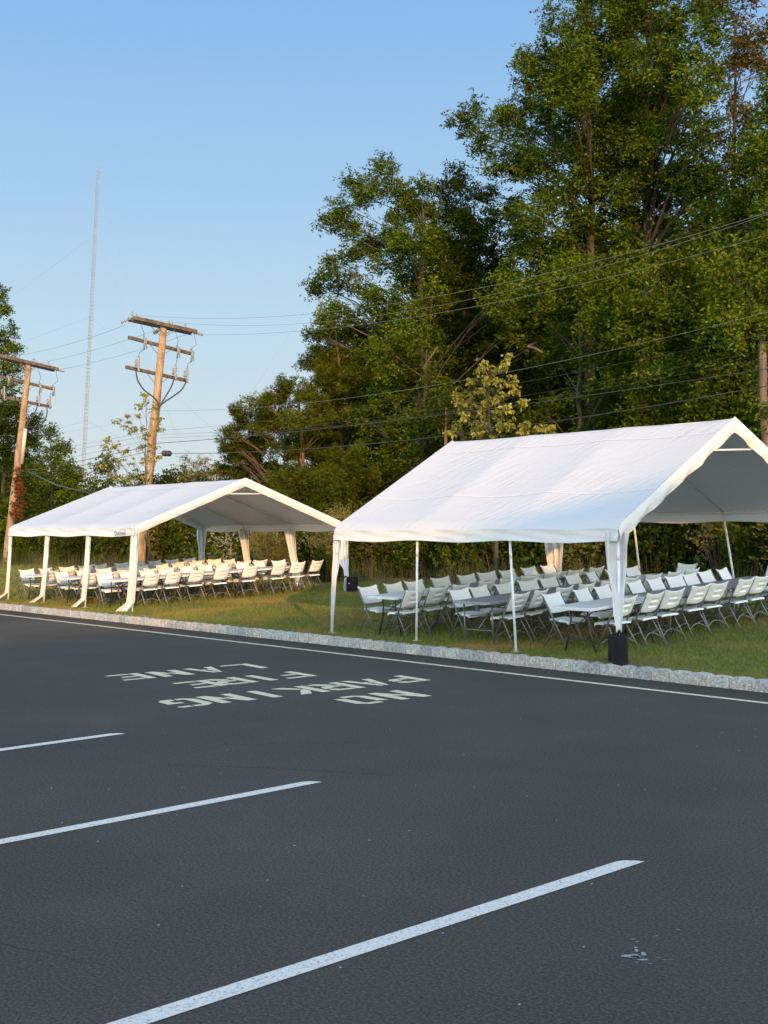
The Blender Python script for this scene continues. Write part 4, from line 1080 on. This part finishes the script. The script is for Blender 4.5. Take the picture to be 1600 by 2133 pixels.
plant('maple_tree', 'tree', 'leafy sunlit tree low on the far right behind the tent apex',
      [(1500,520,60),(1560,560,64),(1610,600,64),(1480,590,60),(1540,650,64),(1600,690,50),(1470,680,56),(1520,730,50),(1540,800,40),(1500,840,56),(1560,880,50),(1540,950,60),(1600,970,60),(1610,860,60)],
      28.6, 1.3, 'maple', (1560, 1090), (1560, 600), .12, group=G1, back=10, **lowk)
plant('maple_tree', 'tree', 'leafy tree in mid wood directly above the right tent ridge',
      [(1330,540,56),(1400,560,60),(1300,600,50),(1370,640,62),(1440,650,56),(1410,720,60),(1340,700,50),(1300,680,40),(1450,770,52),(1380,800,56),(1310,790,44),(1430,850,56),(1350,870,50),(1490,900,50)],
      29.6, 1.5, 'maple', (1400, 1090), (1390, 600), .12, group=G1, back=10, **lowk)
plant('maple_tree', 'tree', 'leafy tree right of the drooping sapling and under the tall middle oak',
      [(1150,590,50),(1210,600,50),(1250,640,50),(1180,660,54),(1110,650,44),(1230,720,54),(1150,740,46),(1280,780,50),(1200,800,48),(1270,850,54),(1180,860,50),(1240,900,50),(1130,850,36)],
      30.4, 1.4, 'maple', (1215, 1090), (1205, 640), .14, group=G1, back=3, **lowk)
plant('maple_tree', 'tree', 'bushy tree with a dead lit branch, left of the drooping sapling',
      [(900,630,44),(1060,600,44),(1080,680,44),(1020,640,40),(860,700,46),(910,740,44),(820,740,46),(870,800,50),(930,800,44),(800,820,46),(850,880,50),(920,880,46),(780,880,46),(830,950,50),(900,950,46),(960,920,40),(780,960,40),(870,1010,44)],
      28.8, 1.6, 'maple', (880, 1100), (890, 690), .15, group=G1, back=4, **lowk)
# pines
def pine(label, L_, Y0, dY, base_px, tip_px, r0, per=56, k=16, matn='pine', back=12, name='pine_tree'):
    lobes = lobes_px(L_, Y0, dY, back); bx_ = onY(base_px[0], base_px[1], Y0)[0]; bz_ = lawn_z(bx_, Y0)
    root = empty(name, (bx_, Y0, bz_), 0, label, 'tree', G1)
    out = []; cl = []
    for (x, y, z, r) in lobes:
        nc = int(per*r*r)+4; D = rng.normal(0, 1, (nc, 3)); D /= np.linalg.norm(D, axis=1)[:, None]
        P = np.array([x, y, z])+D*(r*rng.uniform(.3, 1, nc)**.6)[:, None]*np.array([1, 1, .7]); cl.append(P)
        for p in P:
            m_ = int(rng.integers(5, 10)); a = rng.normal(0, 1, 3); a[2] = abs(a[2])*.6; a /= np.linalg.norm(a)
            out.append(p+a*np.linspace(0, .42, m_)[:, None]+rng.normal(0, .07, (m_, 3)))
    C = np.concatenate(out)
    wood(root, (bx_, Y0, bz_-.1), onY(*tip_px, Y0), r0, lobes, cl, M['pine_bark'], lsc=.55)
    leaf_object('crown', rosettes(C, k, .19, .030, -.25, .8, .2), M[matn], root)
pine('bushy pine with long needles between the left tent apex and the oaks',
     [(600,808,22),(585,835,28),(640,830,30),(545,840,28),(500,860,20),(520,880,32),(570,880,40),(620,880,42),(665,850,34),(690,890,40),(490,905,22),(540,930,38),(600,940,44),(650,940,42),(480,950,24),(520,975,32),(560,985,36),(620,1000,42),(690,960,36),(470,985,18)],
     29.0, 1.4, (648, 1200), (620, 800), .19)
pine('dark pine top standing out left of the open oak',
     [(690,700,22),(665,745,24),(645,765,16),(700,740,30),(735,700,26),(680,790,32),(730,770,36),(720,830,34),(760,800,30),(700,860,30),(750,870,36)],
     31.0, 1.0, (735, 1200), (700, 690), .15, matn='pine')
pine('pine bough mass with lit reddish trunk between the two tents',
     [(650,1010,30),(700,1010,30),(680,1050,34),(720,1030,24),(640,1050,30),(600,1040,30),(700,1075,26),(735,960,30),(750,1000,26)],
     25.3, .9, (646, 1215), (652, 985), .19, k=18)
# left side
plant('poplar_tree', 'tree', 'tall thin leaved tree cut by the left edge of the photo',
      [(2,605,12),(8,640,16),(-10,625,20),(18,680,16),(30,690,12),(5,700,18),(22,725,16),(-8,740,22),(35,725,10),(10,765,20),(35,765,14),(-5,800,26),(30,800,22),(0,650,22),(5,720,24),(12,780,26)],
      30.5, .8, 'oak', (-20, 1090), (-5, 610), .14, per=26, cr=.34, ros=16, k=5, Ll=.14, Ww=.07, group=G1)
plant('maple_tree', 'tree', 'dense dark tree behind the leftmost utility pole',
      [(10,840,36),(45,850,30),(20,880,40),(60,905,30),(65,880,22),(-10,880,36),(30,900,36),(70,920,18),(5,950,40),(50,960,36),(-10,1010,40),(40,1020,40),(10,1070,40)],
      29.5, 1.3, 'oak_dark', (0, 1120), (20, 840), .16, group=G1, back=3, **lowk)
plant('maple_tree', 'tree', 'golden lit rounded tree just right of the leftmost utility pole',
      [(100,905,18),(85,935,24),(115,940,22),(75,975,28),(115,980,28),(145,970,18),(160,985,14),(95,1020,32),(140,1010,26),(70,1060,32),(125,1055,32),(165,1040,24),(105,1090,30)],
      27.4, 1.2, 'maple', (110, 1150), (105, 920), .12, group=G1, back=2, **lowk)
farL = 'distant trees low on the skyline'
for i, (px, py, rp, mt_, lb) in enumerate([(190, 1020, 24, 'maple', 'low hazy treetop just right of the golden tree, far behind'), (228, 1012, 22, 'maple', 'small distant olive treetop left of the main pole'),
        (270, 1006, 24, 'maple', 'distant golden treetop touching the left side of the main pole'), (350, 1004, 24, 'oak_dark', 'distant dark treetop right of the main pole'), (455, 985, 26, 'oak_dark', 'distant dark treetop beside the pine')]):
    plant('distant_tree', 'tree', lb, [(px, py, rp), (px-rp*.8, py+rp*.8, rp*.9), (px+rp*.9, py+rp*.7, rp*.9), (px, py+rp*1.8, rp*1.1), (px+rp*.4, py-rp*.6, rp*.5)], 42+i, 1.5, mt_, r0=.2, per=10, cr=.5, ros=10, k=4, Ll=.2, Ww=.11, group=farL)
plant('locust_tree', 'tree', 'feathery light green tree between the main pole and the pine',
      [(385,955,9),(400,965,10),(420,960,12),(440,975,14),(400,980,14),(425,990,16),(380,992,12),(445,1000,16),(405,1010,18)],
      27.0, .5, 'yellow', (415, 1090), (410, 960), .06, per=40, cr=.28, ros=9, k=6, Ll=.12, Ww=.022, droop=.0, flat=.3)
# saplings on the lawn
def sapling(label, L_, Y0, base_px, tip_px, r0, Ll, per=34):
    plant('young_tree', 'tree', label, L_, Y0, .35, 'poplar', base_px, tip_px, r0, per=per, cr=.13, ros=3, k=3, Ll=Ll, Ww=Ll*.62, droop=1.1, flat=.5, group='young trees planted on the lawn')
sapling('thin young tree with drooping leaves growing in front of the main pole',
        [(300,822,6),(305,835,7),(292,843,7),(270,862,8),(285,868,10),(247,875,11),(262,880,8),(318,845,7),(325,868,12),(330,890,10),(290,890,14),(310,905,16),(270,895,9),(225,915,9),(218,928,8),(240,925,10),(222,945,9),(262,935,11),(290,930,12),(320,930,16),(245,960,10),(275,965,14),(300,960,14),(325,955,13),(213,968,5),(240,985,9),(265,995,12),(300,990,12)],
        22.0, (312, 1200), (303, 822), .035, .11, 100)
sapling('young tree with large drooping yellow-green leaves rising behind the right tent',
        [(1060,742,8),(1050,757,7),(1006,755,10),(1000,775,12),(1025,770,14),(985,785,8),(1035,790,16),(1062,790,14),(1005,800,16),(1070,812,14),(1040,820,16),(1010,828,15),(955,820,9),(960,840,12),(977,833,7),(1088,832,9),(1060,850,16),(1030,858,16),(970,862,11),(953,880,8),(985,885,12),(1010,885,16),(1048,885,18),(1066,878,12),(1098,882,9),(1090,895,9),(1138,888,8),(1152,893,5),(940,895,6),(990,905,14),(1030,908,16),(1120,893,6),(1005,850,14)],
        22.3, (1033, 1196), (1018, 765), .055, .12, 70)
# snag
mb = MB(); O = onY(1592, 1180, 27.3); z0 = lawn_z(O[0], 27.3)
a = Vector(onY(1600, 990, 27.3)); b = Vector(onY(1583, 676, 27.3)); d = b-a; bs = a+d*((z0-.1-a.z)/d.z)
rt_ = empty('dead_tree', (bs.x, 27.3, z0), 0, 'broken dead tree trunk standing at the right edge behind the tent', 'tree')
Ov = Vector((bs.x, 27.3, z0)); n = 16
mb.tube([bs.lerp(b, k/n)-Ov+Vector((.03*math.sin(k), 0, 0)) for k in range(n+1)], [.17-.085*k/n for k in range(n+1)], 10)
for (k, dx, dz, r_) in ((13, .5, .75, .02), (11, .35, 1.3, .028), (14, -.45, .5, .012), (12, -.25, .35, .012)):
    s = bs.lerp(b, k/n)-Ov; mb.tube([s, s+Vector((dx*.6, .05, dz*.35)), s+Vector((dx, .1, dz))], [r_, r_*.7, r_*.4], 6)
mb.build('trunk', M['deadwood'], rt_, True)
for (p0, p1, Y, lb) in (((883, 765), (912, 722), 27.0, 'bare sunlit dead branch pointing up out of the wood left of centre'), ((1100, 722), (1130, 734), 28.6, 'short broken sunlit branch in the dark wood left of the tall oak'), ((1352, 620), (1370, 572), 30.0, 'bare reddish dead branch against the tallest oak')):
    a = Vector(onY(*p0, Y)); b = Vector(onY(*p1, Y)); mb = MB(); mb.tube([a-(b-a)*1.2+Vector((0, 1.2, 0)), a, (a+b)/2+Vector((.03, 0, .03)), b], [.06, .045, .035, .02], 7)
    tag(mb.build('dead_branch', M['deadwood'], None, True), lb, 'branch')
# bare pine / oak trunks seen under the tent roofs
for i, (px, Y, r_, mt_, py0, py1, lb) in enumerate([(927, 26.6, .16, 'pine_bark', 1190, 1000, 'orange lit trunk seen under the right tent eave'), (1009, 28.0, .07, 'bark', 1190, 1020, 'slim dark trunk seen left of the sapling stem'), (1075, 28.5, .06, 'pine_bark', 1190, 1020, 'slim reddish trunk seen behind the second right tent post'),
        (167, 27.5, .09, 'bark', 1200, 1060, 'slim straight trunk between the first two left tent posts'), (236, 28.5, .06, 'pine_bark', 1200, 1060, 'thin pale trunk between the last two left tent posts'), (251, 30.5, .06, 'pine_bark', 1200, 1060, 'thinner trunk right beside it under the left tent')]):
    a = Vector(onY(px, py0, Y)); b = Vector(onY(px+random.uniform(-3, 3), py1-(150 if px > 500 else 5), Y)); z0 = lawn_z(a.x, Y)
    lobes = [(b.x+random.uniform(-.8, .8), Y+random.uniform(-.6, .6), b.z+random.uniform(-1.2, .6), .8) for _ in range(5)]
    root = empty('woodland_tree', (a.x, Y, z0), 0, lb, 'tree', 'slim trunks at the edge of the woods')
    C, cl = clumps(lobes, 14, .42, 12); wood(root, (a.x, Y, z0-.1), (b.x, Y, b.z), r_, lobes, cl, M[mt_])
    leaf_object('crown', rosettes(C, 4, .16, .07, .05, .6), M['oak_dark'], root)

# deep wood filler trees (linked copies of three), standing behind the front row
def filler(seed, mt_):
    lobes = []
    H_ = 9.5
    for i in range(26):
        a = rng.uniform(0, 2*np.pi); h = rng.uniform(.12, 1); rr = (1-abs(h-.5)*.9)*2.6*rng.uniform(.3, 1)
        lobes.append((rr*math.cos(a), rr*math.sin(a), .8+h*(H_-.8), rng.uniform(.9, 1.4)))
    root = empty('woodland_tree', (0, 0, 0))
    C, cl = clumps(lobes, 8.0, .60, 24)
    t = wood(root, (0, 0, -.1), (0, 0, H_-.5), .17, lobes, cl, M['bark'])
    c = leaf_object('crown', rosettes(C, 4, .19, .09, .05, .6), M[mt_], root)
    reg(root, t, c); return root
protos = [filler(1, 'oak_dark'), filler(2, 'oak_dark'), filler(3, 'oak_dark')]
used = set()
spots = []
for row, (Y, step, sc0) in enumerate(((36.5, 3.9, 1.0), (40.5, 4.3, 1.25), (45.5, 4.8, 1.5))):
    for px in np.arange(-60, 1700, 100 if row == 0 else (92 if row == 1 else 84)):
        if 150 < px < (800 if row == 0 else 760): continue
        elif px <= 150: hs = (.5 if px > 60 else .72)
        elif px < 760: hs = .72 if row < 2 else .9
        else: hs = sc0*(1.0 if px > 850 else .9)
        spots.append((px+random.uniform(-22, 22), Y+random.uniform(-1, 1), hs*random.uniform(.92, 1.08), row))
places = [(-1e9, 'far left edge'), (0, 'above the left tent posts'), (170, 'behind the left tent roof'), (450, 'behind the pine'), (700, 'behind the open oak'), (900, 'behind the dark oak'), (1080, 'under the middle oak'), (1280, 'under the tallest oak'), (1450, 'behind the right tent apex')]
for i, (px, Y, s_, row) in enumerate(spots):
    pr = protos[i % 3]
    c = pr if i % 3 not in used else copy_tree(pr)
    used.add(i % 3)
    q = onY(px, 1150, Y); c.location = (q[0], Y, lawn_z(q[0], Y)-.05)
    c.rotation_euler = (0, 0, random.uniform(0, 6.28)); c.scale = (s_*random.uniform(.95, 1.15), s_*random.uniform(.95, 1.15), s_)
    tag(c, 'shadowy tree filling the deep wood, one of many alike behind the front row', 'tree', 'shadowy trees deep in the wood')

# understory shrubs along the edge of the woods
def shrubproto(mt_, Ll, Ww, k, per, ros, tall=1.0, name='shrub', wide=.75):
    lobes = [(rng.uniform(-wide, wide), rng.uniform(-wide*.8, wide*.8), rng.uniform(.25, 1.35*tall), rng.uniform(.35, .6)) for _ in range(int(13*tall))]
    root = empty(name, (0, 0, 0)); C, cl = clumps(lobes, per, .26, ros)
    mb = MB()
    for (x, y, z, r) in lobes: mb.tube([(x*.15, y*.15, -.05), (x*.6, y*.6, z*.55), (x, y, z)], [.022, .015, .006], 5, False)
    s = mb.build('stem', M['bark'], root, True); c = leaf_object('foliage', rosettes(C, k, Ll, Ww, .1, .6), M[mt_], root)
    reg(root, s, c); return root
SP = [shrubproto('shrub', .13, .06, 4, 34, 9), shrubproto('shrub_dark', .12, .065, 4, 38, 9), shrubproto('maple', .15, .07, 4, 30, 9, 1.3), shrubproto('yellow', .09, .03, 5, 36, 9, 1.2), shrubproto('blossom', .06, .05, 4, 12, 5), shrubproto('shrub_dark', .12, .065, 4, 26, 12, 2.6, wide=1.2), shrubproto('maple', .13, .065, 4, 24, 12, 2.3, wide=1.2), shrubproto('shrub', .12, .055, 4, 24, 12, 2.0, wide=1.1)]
SN = ['olive green shrub at the edge of the woods, one of a row of alike bushes', 'dark green shrub at the edge of the woods, one of several alike', 'bushy young maple-like shrub in the hedge of undergrowth behind the tents', 'yellowish feathery shrub catching light at the edge of the woods', 'low shrub speckled with small white blossoms at the edge of the woods', 'tall dark thicket shrub deep in the second row of undergrowth', 'tall leafy thicket shrub in the second row of undergrowth', 'tall olive thicket shrub in the second row of undergrowth']
SG = ['olive shrubs along the woods', 'dark shrubs along the woods', 'bushy shrubs along the woods', 'yellowish shrubs along the woods', 'white flowering shrubs along the woods', 'tall dark thicket shrubs', 'tall leafy thicket shrubs', 'tall olive thicket shrubs']
sused = set()
def shrub(kind, px, Y, s_, h_=1.0, label=None):
    pr = SP[kind]; c = pr if kind not in sused else copy_tree(pr); sused.add(kind)
    q = onY(px, 1170, Y); c.location = (q[0], Y, lawn_z(q[0], Y)-.03); c.rotation_euler = (0, 0, random.uniform(0, 6.28)); c.scale = (s_, s_, s_*h_)
    tag(c, label or SN[kind], 'shrub', None if label else SG[kind]); c['label'] = label or SN[kind]
for px in range(-30, 1700, 30):
    kk = random.choices([0, 1, 2, 3], [4, 3, 3, 1.2])[0]
    shrub(kk, px+random.uniform(-12, 12), 25.3+random.uniform(-.9, .9), random.uniform(.85, 1.25), random.uniform(.95, 1.5))
for px in range(-30, 1720, 36):
    kk = random.choices([5, 6, 7], [5, 2.5, 2.5])[0]
    shrub(kk, px+random.uniform(-12, 12), 28.3+random.uniform(-.9, .9), random.uniform(.85, 1.15), random.uniform(.9, 1.15))
for px in (440, 462, 480, 500, 600): shrub(4, px, 24.6+random.uniform(-.3, .3), random.uniform(.8, 1.0), 1.2)
shrub(3, 546, 22.9, .55, 2.1, 'narrow upright golden shrub seen between the last two left tent drapes')
shrub(3, 572, 23.6, .6, 1.3, 'small golden shrub right of the narrow upright one')
shrub(1, 140, 24.3, 1.15, 1.15, 'rounded dark green bush between the first and second left tent posts')
shrub(3, 738-60, 23.3, .8, 1.55, 'upright olive bush right of the pine trunk, behind last left tent chairs')
shrub(1, 672, 22.4, .62, .95, 'low dark evergreen bush directly behind the last two left tent chairs')
shrub(0, 42, 23.8, .6, .8, 'small light bush beside the base of the leftmost pole')

# creeper on the left pole
root = empty('climbing_creeper', (O2.x, O2.y-.3, O2.z), 0, 'reddish creeper climbing the lower trunk of the leftmost pole', 'creeper')
lob = [(*onY(px, py, YP-.30), rr) for px, py, rr in ((35, 990, .22), (38, 1010, .28), (40, 1030, .30), (38, 1050, .34), (36, 1068, .34), (34, 1000, .2), (33, 975, .16))]
C, cl = clumps(lob, 150, .12, 4); leaf_object('foliage', rosettes(C, 3, .12, .08, .6, .5), M['redleaf'], root)
mb = MB(); mb.tube([Vector(l[:3])-Vector(root.location) for l in sorted(lob, key=lambda q: q[2])], .02, 5); mb.build('stem', M['bark'], root, True)

# unseen building block, added behind the camera to shade car park and right tent
root = empty('unseen_shade_block', (36, -58, 0), 0, 'long unseen brick block added to shade the car park and right tent', 'building')
mb = MB(); mb.box((2, 0, 6.6), (16, 116, 13.2)); mb.build('wall', M['brick'], root)
mb = MB(); mb.box((2, 0, 13.33), (16.6, 116.6, .26)); mb.build('roof', M['arm'], root)
for k in range(24):
    mb = MB(); mb.box((-6.03, -50+k*4.3, 2.2), (.06, 2.2, 1.6)); wd_ = mb.build('window', M['glass'], root)
    mb = MB(); mb.box((-6.03, -50+k*4.3, 6.2), (.06, 2.2, 1.6)); wd_ = mb.build('window', M['glass'], root)
